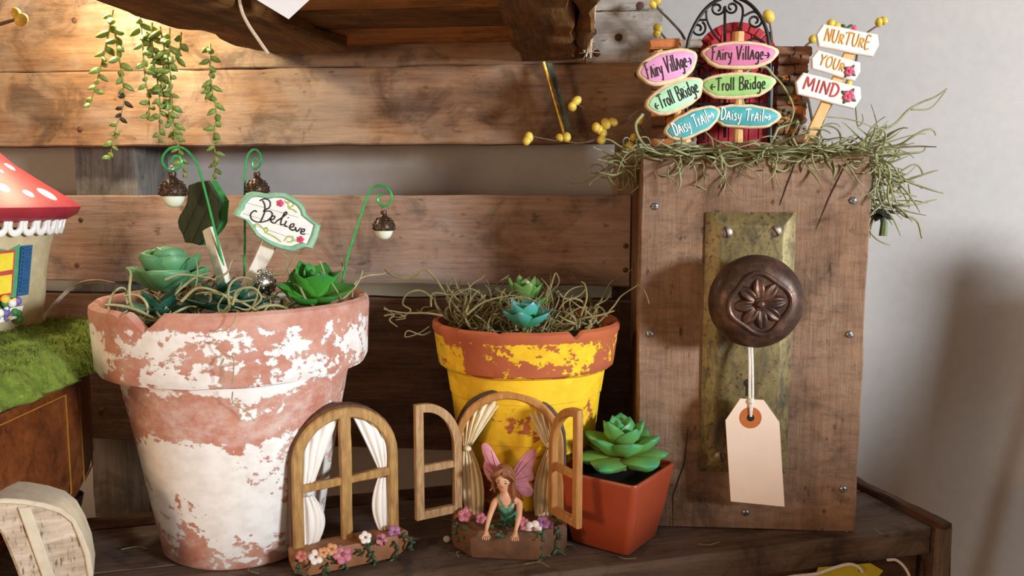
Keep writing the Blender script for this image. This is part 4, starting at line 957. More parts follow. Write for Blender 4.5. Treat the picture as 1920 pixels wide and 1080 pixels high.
for s in ST: q.tube(spline([V((p.x, -.22, p.z)) for p in (BEL.px(a, b, -.22) for a, b in zc_(s))], 5), .045, 5)
q.build('lettering', INK, face, 80)
VINE = pm('painted_vine', '9ab04a', 'b4c466', 3, .6, 0); CORAL = pm('painted_pink_rose', 'd0305e', 'e25a80', 4, .6, .2)
q = MB()
for s in ([(1600, 320), (1620, 335), (1625, 360), (1650, 370), (1670, 385)], [(1610, 330), (1640, 325), (1650, 345), (1630, 355)], [(1440, 470), (1430, 458), (1450, 450), (1480, 475), (1500, 500), (1540, 520), (1580, 550)], [(1480, 480), (1500, 470), (1505, 490), (1490, 500)], [(1600, 545), (1620, 520), (1650, 525), (1640, 550), (1615, 550)], [(1640, 540), (1665, 545)]):
    q.tube(spline([V((p.x, -.21, p.z)) for p in (BEL.px(a, b, -.21) for a, b in zc_(s))], 4), .05, 5, flat=.5)
q.build('painted_vine', VINE, face, 80)
for a, b in ((1577, 333), (1690, 537)):
    p = BEL.px(a/3, 270+b/3, -.22); flower(face, T(p.x, -.2, p.z), .24, CORAL)
WSTICK = pm('whitewashed_stick', 'e0d8c8', 'f2eee4', 1.5, .8, .4, stretch=(2, 2, .35), c3='8a8880'); ORS = pm('orange_brown_wood', 'b06a38', 'c07c48', 2, .7, .3)
def stick(fr, parent, a, b, w_, y0=.4, y1=.9):
    (x0, z0), (x1, z1) = fr.xz([a, b], y0); d = V((x1-x0, 0, z1-z0)); L = d.length; an = math.degrees(math.atan2(d.x, d.z))
    M = T((x0+x1)/2, (y0+y1)/2, (z0+z1)/2) @ rot('Y', an)
    return MB().board(L, w_, y1-y0, 10, .04, a[0], M=M @ rot('Y', -90), b=.05).build('stick', WSTICK, parent)
stick(BEL, th, (448, 570), (505, 455), 1.0)
GB = Frame(P(415, 535, 57.2), math.radians(-35))
th = thing('green_plaque', GB, 'plaque turned away, showing a dark green wooden back, in the large pot', 'sign')
GBK = pm('dark_green_stain', '20301a', '36482a', 1.5, .75, .4, stretch=(2, 1, .4)); GED = pm('bright_green_edge', '2f7a38', '3f8f48', 2, .6, .2)
out = [(353, 347), (372, 340), (390, 338), (398, 352), (405, 364), (413, 377), (411, 397), (410, 417), (404, 428), (397, 437), (386, 447), (373, 460), (360, 456), (347, 455), (342, 440), (335, 427), (333, 415), (337, 403), (344, 392), (350, 380), (352, 362)]
cx_, cy_ = 372, 400
o = GB.xz(out, 0); o2 = [(x, z) for x, z in o]
b = MB().prism(o2, -.02, .16, .05).build('dark_back', GBK, th, 40)
MB().prism([(x*1.0+.02, z) for x, z in o2], .12, .7, .1).build('painted_board', GED, th, 40)
q = MB()
for a, c in (((360, 455), (398, 372)), ((344, 440), (384, 350))):
    p0, p1 = GB.px(*a, -.02), GB.px(*c, -.02); q.tube([(p0.x, -.01, p0.z), (p1.x, -.01, p1.z)], .04, 4)
q.build('plank_grooves', BLACK, b)['kind'] = 'stuff'
stick(GB, th, (420, 545), (386, 430), .95, -.55, -.1)
# ================================================================== trailing sedum hanging from the upper shelf
SED = leafmat('sedum_leaf', '8a9a48', '7a9446', '6a8a48', '5a7a40', rough=.4)
SEDD = leafmat('dark_sedum_leaf', '4a3a2c', '3c3026', '33281f', rough=.5)
SSTEM = pm('sedum_stem', '8a8a48', 'a09a58', 2, .6, .1)
me_sed = leafmesh('sedum_leaf', SED, lambda t: max(.02, .29*math.sin(math.pi*t**.8)**.9), .5, .1, .1, n=6)
me_sedd = leafmesh('dark_sedum_leaf', SEDD, lambda t: max(.02, .29*math.sin(math.pi*t**.8)**.9), .5, .1, .1, n=6)
def sedum(fr, label, strands, D):
    th = thing('trailing_sedum', fr, label, 'hanging plant')
    for pts, dark in strands:
        path = spline([fr.l(P(a, b, D+R.uniform(-.8, .8))) for a, b in pts], 8)
        st = MB().tube(path, [.075-.04*i/len(path) for i in range(len(path))], 6).build('stem', SSTEM, th)
        L = sum((path[i+1]-path[i]).length for i in range(len(path)-1)); n = int(L/.46); acc = 0; j = 0; a = R.uniform(0, 6)
        for i in range(len(path)-1):
            acc += (path[i+1]-path[i]).length
            while acc > .46 and j < n:
                acc -= .46; j += 1; a += 2.2+R.uniform(-.3, .3); dr = (path[i+1]-path[i]).normalized()
                t = j/n; s = R.uniform(.85, 1.15)*(1-.28*t); u = V((math.cos(a), math.sin(a)*.9, 0)); u = (u*.85 + dr*R.uniform(.25, .8)).normalized()
                o = link('leaf', me_sedd if dark and dark[0] < t < dark[1] else me_sed, st)
                o.matrix_local = Matrix.Translation(path[i]*U) @ u.to_track_quat('X', 'Z').to_matrix().to_4x4() @ Matrix.Rotation(R.uniform(-1.2, 1.2), 4, 'X') @ Matrix.Scale(s, 4)
    return th
DS = 63.5
sedum(Frame(P(212, 30, DS)), 'trailing green sedum, two strands at the far left of the shelf end, one tip browned',
   [([(212, 18), (200, 80), (190, 122), (178, 165), (166, 202)], None), ([(214, 50), (222, 100), (230, 150), (232, 195), (216, 245), (205, 300)], (.5, .72))], DS)
sedum(Frame(P(300, 50, DS)), 'dense trailing green sedum clump in the middle under the shelf end',
   [([(262, 30), (268, 90), (272, 145), (280, 190), (276, 225)], None), ([(285, 42), (286, 100), (295, 150), (300, 200), (298, 268)], None), ([(300, 50), (310, 110), (304, 160), (316, 210), (330, 262)], None), ([(318, 52), (318, 100), (320, 150), (322, 205)], None),
    ([(340, 60), (336, 100), (324, 120)], None), ([(322, 180), (326, 230), (338, 290), (348, 338)], None), ([(275, 60), (290, 95), (308, 130), (300, 180)], None)], DS)
sedum(Frame(P(396, 85, DS)), 'single long trailing sedum strand hanging at right, apart from the clump',
   [([(394, 82), (394, 130), (398, 170), (406, 215), (400, 262), (405, 300), (398, 345)], None), ([(397, 150), (390, 175), (386, 192)], None)], DS)
# grey paper tag and cord hanging from the upper shelf, cut off by the frame
CORDW = pm('natural_cord', 'cbb69a', 'e0cfb4', 5, .85, .4)
TG = Frame(P(530, -60, 50))
q = MB(); p = [TG.px(a, b) for a, b in ((541, 36), (582, -2), (566, -62), (480, -70), (478, -2))]
th = thing('paper_tag', TG, 'plain white paper tag dangling from the upper shelf at the top edge', 'tag')
MB().prism([(k.x, k.z) for k in p], -.03, .03, .01).build('card', pm('white_card', 'f2f2f2', 'e9eaec', .6, .8, .03), th)
q = MB(); q.tube(spline([TG.l(P(a, b, d)) for a, b, d in ((520, -62, 50), (470, -70, 50.2), (448, -30, 50.5), (452, 15, 51), (465, 45, 51), (485, 75, 51), (503, 101, 51))], 6), .11, 6); q.build('cord', CORDW, th)
# brass coloured rod leaning on the slat and white rope on the rail
BRS = pm('brass_rod', 'a07c30', 'c8a850', 3, .35, .3, .8)
ST_ = Frame(P(1040, 190, 66.6), 0)
th = thing('brass_rod', ST_, 'thin brass rod with a grey green ribbon leaning on the slat', 'rod')
q = MB(); q.tube([ST_.l(P(a, b, d)) for a, b, d in ((1019, 116, 65.8), (1032, 160, 66), (1045, 205, 66.2), (1058, 252, 66.4))], .14, 8); q.build('rod', BRS, th)
RB = pm('grey_green_ribbon', '4a5248', '656a58', 3, .7, .2)
q = MB()
def f(u, v):
    a = ST_.l(P(1022+40*u, 118+134*u, 66.3)); return (a.x+.15+v*.42, a.y+.12+.1*math.sin(u*30), a.z)
q.sheet(f, 16, 3, .04); q.build('ribbon', RB, th)
RF = Frame(P(1108, 40, 64.2))
q = MB()
for k in range(9):
    dx = R.uniform(-6, 6); dd = R.uniform(-.3, .3); pts = [(1116+dx*.6, -30, 64.2+dd), (1114+dx*.6, 10, 64.2+dd), (1110+dx, 45, 64.2+dd), (1108+dx*.7, 70, 64.3), (1103+dx*1.3, 100+R.uniform(-10, 10), 64.4)]
    q.tube(spline([RF.l(P(*t)) for t in pts], 4), .05, 5)
for k in range(40):
    t = R.random(); p = RF.l(P(1114-10*t, 10+90*t, 64.1)); strand(q, p, (R.gauss(-.6, .6), R.gauss(0, .5), R.gauss(0, .5)), R.uniform(.4, .9), .018, 1, 5)
o = q.build('frayed_rope', CORDW, None, 80); o.location = RF.loc*U; tag(o, 'frayed off white rope hanging by the right end of the upper shelf', 'rope', kind='thing')
# clear cable from the pot rim to the moss
CF = Frame(P(150, 560, 60))
CLEAR = pm('clear_cable', 'b09a88', 'd8c8b8', 2, .2, 0, Transmission_Weight=.3)
q = MB()
for dz in (0, .16):
    q.tube(spline([CF.l(P(a, b, d))+V((0, 0, dz)) for a, b, d in ((80, 600, 58), (105, 570, 59), (130, 545, 60), (155, 533, 61), (185, 530, 61.5), (215, 535, 62))], 6), .09, 6)
o = q.build('cable', CLEAR); o.location = CF.loc*U; tag(o, 'clear twin cable looping from the mushroom house behind the large pot', 'cable', kind='thing')
# ================================================================== mushroom house, moss mat, inlaid chest, birch bark box
CHW = wood('chest_wood', '4a2412', '6e3a1c', '8a4e26', '6a3a20', .1, rough=.35, spots=.1, bs=.15, sc=.6)
CHD = pm('black_lacquer_edge', '1c1714', '2e2620', 1.5, .35, .3, c3='4a443e'); INL = pm('golden_inlay', '9a6420', 'b47c30', 3, .4, 0)
c0, c1, c2 = V((-28.9, 43.5)), V((-29.1, 54.2)), V((-31.0, 59.6))
CH = Frame((-34, 52, 0))
ch = thing('inlaid_chest', CH, 'dark polished wooden chest with thin golden inlay lines and a black lid edge', 'chest')
L2 = lambda p, dz=0: V((p.x-CH.loc.x, p.y-CH.loc.y, dz))
zt, zb = 12.1, 2.2
foot = [c0, c1, c2, V((-46, 61)), V((-46, 43))]
q = MB(); lv = [(0.0, zt), (0, 5.0), (.35, 3.6), (1.0, 2.7), (2.2, 2.2)]
def offs(pts, d): return [tuple(p) for p in pts] if d == 0 else inset([tuple(p) for p in pts], d)
vs = []; n = 5
fo = foot if sum(foot[i].x*foot[(i+1) % 5].y-foot[(i+1) % 5].x*foot[i].y for i in range(5)) > 0 else foot[::-1]
for d, z in lv: vs += [(x-CH.loc.x, y-CH.loc.y, z) for x, y in offs(fo, d)]
q.add(vs, [(i*n+k, i*n+(k+1) % n, (i+1)*n+(k+1) % n, (i+1)*n+k) for i in range(len(lv)-1) for k in range(n)] + [tuple(range(n)), tuple((len(lv)-1)*n+k for k in range(n))])
q.build('body', CHW, ch, 30)
q = MB(); vs = []
lv = [(-.5, 11.6), (-.75, 11.9), (-.8, 12.5), (-.6, 12.9), (-.3, 13.05), (.3, 13.1)]
for d, z in lv: vs += [(x-CH.loc.x, y-CH.loc.y, z) for x, y in offs(fo, d)]
q.add(vs, [(i*n+k, i*n+(k+1) % n, (i+1)*n+(k+1) % n, (i+1)*n+k) for i in range(len(lv)-1) for k in range(n)] + [tuple(range(n)), tuple((len(lv)-1)*n+k for k in range(n))])
q.build('lid', CHD, ch, 30)
q = MB()
for a, b in ((c0, c1), (c1, c2)):
    d = (b-a); nrm = V((d.y, -d.x)).normalized()*.02; m0, m1 = (.0, .86) if a is c0 else (.12, .8)
    pts = [a+d*m0+nrm, a+d*m1+nrm]; r = [L2(pts[0], 4.2), L2(pts[1], 4.2), L2(pts[1], 10.8), L2(pts[0], 10.8)]
    q2 = MB(); q2.tube([r[0], r[1]], .05, 4); q2.tube([r[1], r[2]], .05, 4); q2.tube([r[2], r[3]], .05, 4)
    if a is not c0: q2.tube([r[3], r[0]], .05, 4)
    q2.build('inlay_line', INL, ch)
for x, y in ((-32, 46.5), (-32, 57), (-44, 46), (-44, 57)):
    MB().lathe([(.9, -.02), (1.0, 1.0), (1.3, 2.4)], 14, M=T(x-CH.loc.x, y-CH.loc.y, .02)).build('foot', CHD, ch)
# moss mat
MOSSM = pm('green_sheet_moss', '566a1c', '7c9030', 1.6, .9, .6, bd=.3, c3='a2b04c')
MF = Frame((-35, 53, 13.1)); q = MB(); mtop = {}
for i in range(20):
    pass
nu, nv = 60, 60
def mh(x, y):
    e = 1-((x+35)/ (7.0+.8*math.sin(y*1.3)))**4*.9 if x > -35 else 1
    return 13.15 + 1.3*max(.35, min(1, e)) + (.5*mnoise.noise(V((x*.5, y*.5, 0))) + .25*mnoise.noise(V((x*1.7, y*1.7, 3))))*max(.2, min(1, e))
edge = lambda y: -27.3 + 1.1*mnoise.noise(V((y*.55, 2.2, 0))) - max(0, y-55)*.25
def f(u, v):
    y = 43+17.5*v; xr = edge(y); x = -46 + (xr+46)*u; z = mh(x, y)
    if u > .93: z -= ((u-.93)/.07)**1.5*1.5
    return (x-MF.loc.x, y-MF.loc.y, z-MF.loc.z)
q.sheet(f, nu, nv, .3)
for i in range(11000):
    u = 1-R.random()**1.6*.85; v = R.random(); p = V(f(min(u, .998), v)); a = R.uniform(0, 6.28); el = R.uniform(.3, 1.2); L = R.uniform(.25, .65)
    d = V((math.cos(a)*math.cos(el)+(.5 if u > .9 else 0), math.sin(a)*math.cos(el), math.sin(el)*(1 if u < .93 else .3)))*L; s = V((-math.sin(a), math.cos(a), 0))*R.uniform(.03, .055)
    q.add([p-s, p+s, p+d], [(0, 1, 2)])
o = q.build('moss_mat', MOSSM, None, 80); o.location = MF.loc*U; tag(o, 'bright green sheet moss under the mushroom house', 'moss', kind='stuff')
# mushroom house
MH = Frame((-38.5, 57.5, 14.55))
mh_ = thing('mushroom_house', MH, 'mushroom cottage with a red white dotted roof and blue shutter, on green moss', 'figurine')
WALLM = pm('cream_stucco', 'b8a67e', 'd0bf98', 1.2, .8, .4, c3='a8966c'); ROOF = pm('red_roof_paint', 'a02a38', 'b23442', .8, .5, .15); WHT = pm('white_enamel', 'f0ece6', 'f8f5f0', 2, .5, .1)
def prof_at(t): return 1
hz = lambda b: MH.l(P(60, b, 57.5)).z
Rw = MH.l(P(66, 560, 57.5)).x
q = MB().lathe([(Rw*.94, 0), (Rw*.96, .6), (Rw*1.0, 2.0), (Rw*1.04, 4.0), (Rw*1.1, 5.6), (Rw*1.18, hz(432))], 40)
q.build('wall', WALLM, mh_, 50)
rx = MH.l(P(126, 388, 57.5)).x
roofp = [(rx*.85, hz(415)), (rx*.97, hz(402)), (rx, hz(388)), (rx*.95, hz(378)), (rx*.72, hz(345)), (rx*.48, hz(308)), (rx*.3, hz(270)), (rx*.16, hz(225)), (.05, hz(190))]
q = MB().lathe(roofp, 48); roof = q.build('roof', ROOF, mh_, 50)
def on_roof(px, py):
    d = ray(px, py); o = MH.l(CAMP); best = None
    for k in range(4000):                                            # march to the roof surface
        p = o + d*(k*.01+40)
        r = math.hypot(p.x, p.y)
        for (r0, z0), (r1, z1) in zip(roofp[2:], roofp[3:]):
            if z0 <= p.z <= z1 and r <= r0+(r1-r0)*(p.z-z0)/(z1-z0): 
                nr = V((p.x/r*(z1-z0), p.y/r*(z1-z0), r0-r1)).normalized(); return p, nr
    return None, None
for a, b, s in ((18, 313, .42), (5, 352, .55), (53, 363, .45), (88, 364, .75), (2, 322, .2), (30, 275, .4), (-30, 370, .6), (-40, 320, .5)):
    p, nr = on_roof(a, b)
    if p is None: continue
    Mq = Matrix.Translation(p) @ nr.to_track_quat('Z', 'Y').to_matrix().to_4x4()
    MB().ball((0, 0, 0), (s*.75, s*1.0, .1), 14, 6, M=Mq).build('roof_dot', WHT, roof, 80)
n = 40; zr = hz(411)
for k in range(n):
    a = -math.pi/2 + 2*math.pi*(k-n/4)/n
    if math.sin(a) > .35: continue
    r = rx*.86; w_ = 2*math.pi*r/n
    pts = [(w_*.5*math.cos(t), w_*.55*math.sin(t)) for t in [math.pi+math.pi*j/8 for j in range(9)]]
    pts = [(x, z-.55) for x, z in pts]+[(w_*.5, .25), (-w_*.5, .25)]
    pin = [(x*.45, z*.5-.12) for x, z in pts]
    M = rot('Z', math.degrees(a)+90) @ T(0, -r, zr) @ rot('X', 14)
    MB().ringprism(pts, pin, -.1, .12, .04, M=M).build('scalloped_trim', WHT, mh_, 50)
ya = math.radians(90+math.degrees(math.atan2(-math.sqrt(max(.1, Rw**2-(Rw*.62)**2)), Rw*.62)))
def onwall(px, py, lift=.05):
    d = ray(px, py); o = MH.l(CAMP)
    for k in range(4000):
        p = o + d*(k*.01+40); r = math.hypot(p.x, p.y)
        rz_ = Rw*(.96+.02*p.z)
        if r <= rz_+lift: return p
def wallpanel(name, pts, lift, th_, mat, parent=None):
    ps = [onwall(a, b, lift) for a, b in pts]; c = sum(ps, V((0, 0, 0)))/len(ps); nr = V((c.x, c.y, 0)).normalized()
    n = len(ps); vs = [p+nr*th_ for p in ps]+[p-nr*.3 for p in ps]
    o = MB().add(vs, [tuple(range(n)), tuple(2*n-1-k for k in range(n))]+[(k, n+k, n+(k+1) % n, (k+1) % n) for k in range(n)]).build(name, mat, parent or mh_, 30); return o
GRN = pm('green_frame_paint', '3f8a58', '54a06c', 2, .6, .1); BLU = pm('blue_shutter_paint', '24527c', '2e6494', 2, .6, .15); YEL = pm('yellow_pane_paint', 'e6c81e', 'f0d830', 2, .5, 0); RDM = pm('red_muntin_paint', 'b43a30', 'c4483a', 2, .6, 0)
fr_ = wallpanel('window_frame', [(-22, 462), (36, 457), (28, 570), (-22, 582)], .1, .12, GRN)
wallpanel('muntin_frame', [(-22, 473), (26, 468), (20, 552), (-22, 562)], .12, .2, RDM, fr_)
for pts in ([(-22, 478), (22, 473), (20, 505), (-22, 512)], [(-22, 520), (19, 514), (17, 548), (-22, 555)]): wallpanel('pane', pts, .14, .26, YEL, fr_)
sh = wallpanel('shutter', [(37, 461), (57, 459), (49, 552), (28, 556)], .12, .2, BLU)
for k in range(11):
    t = (k+.6)/11.5; a = (40-8*t, 462+90*t); b = (54-7.5*t, 461+88*t)
    p0, p1 = onwall(*a, .16), onwall(*b, .16); nr = V((p0.x, p0.y, 0)).normalized()
    MB().tube([p0+nr*.2, p1+nr*.2], .09, 5).build('louver', BLU, sh)
bx_ = wallpanel('flower_box', [(-22, 584), (37, 572), (32, 594), (-22, 608)], .2, .45, WHT)
cols = [pm('red_bloom', 'c4302c', 'd84a40', 3, .6, .1), pm('yellow_bloom', 'e8c030', 'f0d050', 3, .6, .1), pm('violet_bloom', '6a5aa0', '8474b8', 3, .6, .1), pm('green_sprig', '3f7a34', '56964a', 3, .6, .1), pm('white_bloom', 'eee8e0', 'f8f4f0', 3, .6, .1)]
for k in range(26):
    a, b = R.uniform(-18, 40), R.uniform(560, 600)
    p = onwall(a, b, .55)
    if p is None: continue
    MB().ball((0, 0, 0), R.uniform(.16, .32), 7, 5).build('bloom' if k % 3 else 'sprig', cols[3] if k % 3 == 0 else R.choice(cols), bx_, 80).location = p*U
# birch bark box in the near corner
BIRCH = None
t = NT('birch_bark'); v = t.coord((.5, 1, 1.5), False); n1 = t.noise(t.coord((.35, 1, 2.2), False), .9, 5, .6, .3); n2 = t.noise(t.coord((3, 1, .7), False), 1.3, 5, .65)
c = t.ramp(n1, [(.3, 'a08b74'), (.5, 'c2b09a'), (.7, 'd8cab4')]); c = t.mix(t.ramp(n2, [(.55, 0.), (.64, .85)]), c, '66482f')
BIRCH = t.fin(c, .8, 0, t.m_('ADD', n1, n2), .5, .1)
BRIM = pm('pale_bark_rim', 'c6b9a0', 'd8ccb4', 1.2, .8, .3)
BB = Frame((-26.2, 44.9, 0), math.radians(25))
bb = thing('birch_bark_box', BB, 'rounded birch bark box with a pale rim in the near corner', 'box')
pxs = [(45, 1110), (22, 1050), (2, 1004), (-12, 985), (-12, 940), (5, 938), (40, 940), (80, 947), (112, 957), (135, 975), (152, 1005), (165, 1040), (172, 1082), (172, 1110)]
o = BB.xz(pxs, 0); zmin = .05; o = [(x, max(z, zmin)) for x, z in o]
MB().prism(o, .05, 3.0, .15).build('bark_body', BIRCH, bb, 35)
oo = [(x+.1, z+.1) for x, z in o[4:-1]]; ii = [(p[0]-.12, p[1]-.28) for p in oo[:-3]]+[(p[0]-.3, p[1]-.1) for p in oo[-3:]]
MB().ringprism(oo, ii, -.1, 3.1, .08, closed=False).build('rim', BRIM, bb, 40)
p0, p1 = BB.px(45, 950, 0), BB.px(95, 1085, 0)
q = MB(); 
MB().prism([(p0.x-.3, p0.z), (p0.x+.3, p0.z-.05), (p1.x+.25, max(.1, p1.z)), (p1.x-.35, max(.1, p1.z))], -.12, .06, .05).build('bark_strip', BRIM, bb)
# small things at the left edge of the shelf above
berry_pick('berry_twig', Frame(P(-20, 50, 58)), 'short twig with two yellow buds poking in at the left edge', [[(-60, 60, 58), (-10, 48, 58), (28, 37, 58)]], [(30, 25, 58), (40, 37, 58)], r=.12, br=11)
# ================================================================== yellow tag under the shelf lip
YF = Frame(CR.M @ V((-4.4, -.35, -2.3)), CR.rz)
yt = thing('yellow_tag', YF, 'yellow price tag on string hanging below the shelf lip', 'tag')
YEL2 = pm('yellow_card', 'b8a818', 'c8b828', 1, .7, .05)
pts = [YF.px(a, b, 0) for a, b in ((1535, 1064), (1632, 1056), (1656, 1070), (1638, 1090), (1610, 1140), (1500, 1150))]
MB().prism([(p.x, p.z) for p in pts], -.03, .03, .01).build('card', YEL2, yt)
p = YF.px(1613, 1068, -.03); MB().lathe([(.16, 0), (.16, .01)], 16, M=T(p.x, -.04, p.z) @ rot('X', 90)).build('hole', BLACK, yt)
q = MB(); q.tube(spline([YF.px(a, b, -.2) for a, b in ((1617, 1072), (1608, 1062), (1590, 1058), (1560, 1066), (1530, 1076), (1480, 1082), (1440, 1095))], 5), .11, 6); q.build('string', STRING, yt)
WS = Frame(CR.M @ V((-2.2, -.3, -2.4)), CR.rz)
q = MB(); q.tube(spline([WS.px(a, b, 0) for a, b in ((1664, 1050), (1680, 1050), (1695, 1062), (1705, 1080), (1712, 1110))], 5), .1, 6)
o = q.build('white_string', STRING); o.location = WS.loc*U; o.rotation_euler.z = WS.rz; tag(o, 'loose white string hanging from the shelf lip near its corner', 'string', kind='thing')
# ================================================================== moulded figurine windows
GOLDW = pm('gilded_wood_grain', '8a6236', 'b8904e', 1.6, .55, .5, stretch=(2.2, 2.2, .4), c3='dcc07c')
BRNW = pm('brown_wood_side', '4e3628', '6e5040', 1.6, .6, .5, stretch=(2, 2, .4), c3='8a6a54')
TANW = pm('dry_brushed_wood', '8a6440', 'b89464', 2.2, .6, .5, stretch=(2.2, 2.2, .4), c3='e6d0a0')
ORW = pm('orange_tan_wood', 'a06a34', 'bb8646', 1.8, .55, .4, stretch=(2.2, 2.2, .4), c3='d8a868')
CURT = pm('white_curtain', 'e6dfd6', 'f6f2ec', 1.0, .6, .1, stretch=(2, 2, .3)); CURTG = pm('cream_curtain', 'd2b884', 'efe4c8', .7, .55, .1, stretch=(2, 2, .3), c3='f6f0de')
CLAY = pm('brown_clay_planter', '8a5a38', 'a06c46', 1.0, .6, .25, c3='b27c54'); CLAYD = pm('dark_clay_planter', '5c3f2c', '7a553a', 1.0, .6, .25, c3='8c6546')
FP = [pm('pink_moulded_flower', 'b85a70', 'd28a9c', 4, .5, .1), pm('white_moulded_flower', 'e8dcd4', 'f6f0ea', 4, .5, .1), pm('purple_moulded_flower', '9a5a90', 'b880ac', 4, .5, .1), pm('coral_moulded_flower', 'b2584a', 'ca7c6a', 4, .5, .1), pm('peach_moulded_flower', 'c98a5a', 'dca678', 4, .5, .1)]
VGRN = pm('moulded_ivy', '223822', '3c5434', 4, .45, .2, c3='5c7448')
FCEN = pm('flower_centre', '8a4a40', 'a0604a', 4, .5, 0)
def bloom(parent, p, r, mat, nr=(0, -.8, .6)):
    q = V(nr).normalized().to_track_quat('Z', 'Y').to_matrix().to_4x4(); m = MB(); a0 = R.uniform(0, 6)
    for k in range(5):
        a = a0+2*math.pi*k/5; m.ball((r*.58*math.cos(a), r*.58*math.sin(a), .05*r), (r*.48, r*.48, r*.22), 9, 6, M=q)
    o = m.build('flower', mat, parent, 80); o.location = V(p)*U
    k = MB().ball((0, 0, .12*r), (r*.22, r*.22, r*.2), 8, 5, M=q).build('flower_centre', FCEN, o, 80)
def vine(parent, pts, leaves=8, ls=.3, r=.075):
    s = spline(pts, 5); m = MB(); m.tube(s, r, 6)
    for k in range(leaves):
        i = int((k+.5)/leaves*(len(s)-1)); a = R.uniform(0, 360); L = ls*R.uniform(.8, 1.3)
        m.ball((L*.6, -.03, 0), (L*.6, .05, L*.36), 8, 5, M=Matrix.Translation(s[i]) @ rot('Y', (40 if k % 2 else 140)+R.uniform(-30, 30)) @ rot('Z', R.uniform(-30, 10)))
    return m.build('ivy_vine', VGRN, parent, 80)
def foliage(parent, c, n, sp, ls=.3):
    m = MB()
    for k in range(n):
        L = ls*R.uniform(.7, 1.2)
        m.ball((L*.6, 0, 0), (L*.6, .06, L*.3), 7, 4, M=Matrix.Translation(V(c)+V((R.gauss(0, sp[0]), R.gauss(0, sp[1]), R.gauss(0, sp[2])))) @ rot('Z', R.uniform(0, 360)) @ rot('Y', R.uniform(-60, 40)))
    o = m.build('moulded_leaves', VGRN, parent, 80); o['kind'] = 'stuff'; return o
def drape(parent, mat, A, B, folds=4, fy=.1, y=.3, sag=.0, name='curtain', nu=26, nv=14, wob=0):
    # sheet between top curve A(u) and bottom curve B(u), with folds along its fall
    def f(u, v):
        a, b = V(A(u)), V(B(u)); p = a.lerp(b, v); p.x += sag*math.sin(math.pi*v)*(u-.2)
        p.y = y - fy*math.sin(u*folds*2*math.pi+.6*math.sin(v*3))*(1-.35*v) - .22*math.sin(math.pi*min(1, max(0, v)))*math.sin(math.pi*u)
        return p
    return MB().sheet(f, nu, nv, .09).build(name, mat, parent, 80)
# ------------------------------------------------------------------ window with four lights
W1 = Frame((-10.5, 51.75, 0), math.radians(27))
w1 = thing('window_figurine', W1, 'arched miniature window with a cross bar and white curtains, leaning by the large pot', 'figurine')
xl_ = W1.px(549, 930).x; xr_ = W1.px(748, 930).x; ztop = W1.px(664, 763).z
hw1 = (xr_-xl_)/2; xc1 = (xr_+xl_)/2
def arch2(hw, z0, zs, rise, n=18): return [(xc1+x, z) for x, z in arch(hw, z0, zs, rise, n)]
fw_ = .68; zs1 = ztop-hw1*.98
oo, ii = arch2(hw1, .9, zs1, hw1*.98), arch2(hw1-fw_, .9, zs1, hw1*.98-fw_)
MB().ringprism(oo, ii, 0, .5, .1, closed=False).build('arched_frame', GOLDW, w1, 40)
o2, i2 = arch2(hw1+.1, .6, zs1, hw1*.98+.1), arch2(hw1-fw_+.15, .6, zs1, hw1*.98-fw_+.15)
MB().ringprism(o2, i2, .35, 1.3, .1, closed=False).build('outer_casing', BRNW, w1, 40)
mx = W1.px(650, 900).x; mzc = W1.px(650, 902).z
MB().board(ztop-1.2-.3, .72, .5, 14, .05, 3, M=T(mx, .25, (ztop-.4+1.0)/2) @ rot('Y', -90), b=.06).build('mullion', GOLDW, w1)
zL, zR = W1.px(556, 921).z, W1.px(735, 884).z
for xa, xb, za, zb2 in ((xl_+.4, mx-.3, zL, mzc), (mx+.3, xr_-.4, mzc, zR)):
    L = xb-xa; MB().board(L, .55, .45, 8, .05, xa, M=T((xa+xb)/2, .27, (za+zb2)/2) @ rot('Y', -math.degrees(math.atan2(zb2-za, L))), b=.06).build('cross_bar', GOLDW, w1)
li, ri_ = xl_+fw_*.8, xr_-fw_*.8; rad = hw1-fw_*.8
ap = lambda t, sgn: (xc1+sgn*rad*math.cos(t), .3, zs1+rad*math.sin(t))
drape(w1, CURT, lambda u: ap(.15+1.32*u, -1), lambda u: (li+.75*u, .3, mzc-.35+.1*u), 4, .1, .42)
drape(w1, CURT, lambda u: (li+.05+.75*u, .3, mzc-.75), lambda u: (li+.1+.75*u, .3, 1.1), 3, .09, .42, sag=.9)
drape(w1, CURT, lambda u: ap(.1+1.3*u, 1), lambda u: (ri_-.05-.5*u, .3, zR-.1), 4, .1, .42)
drape(w1, CURT, lambda u: (ri_-.7*u, .3, zR-.45), lambda u: (ri_-.15-.4*u, .3, 1.2), 3, .09, .42, sag=-.7)
o = [(hw1*1.06, .75), (hw1*1.12, -.2), (hw1*.85, -.95), (-hw1*.85, -1.05), (-hw1*1.06, -.4), (-hw1*1.04, .75)]
q = MB(); vs = [(xc1+x*k, y*k2, z) for k, k2, z in ((.95, .95, .02), (1.02, 1.02, .5), (1.03, 1.03, 1.3), (.97, .97, 1.5)) for x, y in o]; n = 6
q.add(vs, [(i*n+k, i*n+(k+1) % n, (i+1)*n+(k+1) % n, (i+1)*n+k) for i in range(3) for k in range(n)] + [tuple(range(n)), tuple(3*n+k for k in range(n))])
q.build('planter_base', CLAY, w1, 30)
for (a, b), r, m_ in (((565, 1043), .36, FP[3]), ((592, 1045), .48, FP[1]), ((642, 1040), .62, FP[0]), ((685, 1008), .42, FP[1]), ((715, 1012), .4, FP[0]), ((740, 998), .46, FP[2]), ((622, 1030), .4, FP[4]), ((606, 1036), .34, FP[4])):
    p = W1.px(a, b, -1.12 if 560 < a < 730 else -.6); bloom(w1, p, r, m_)
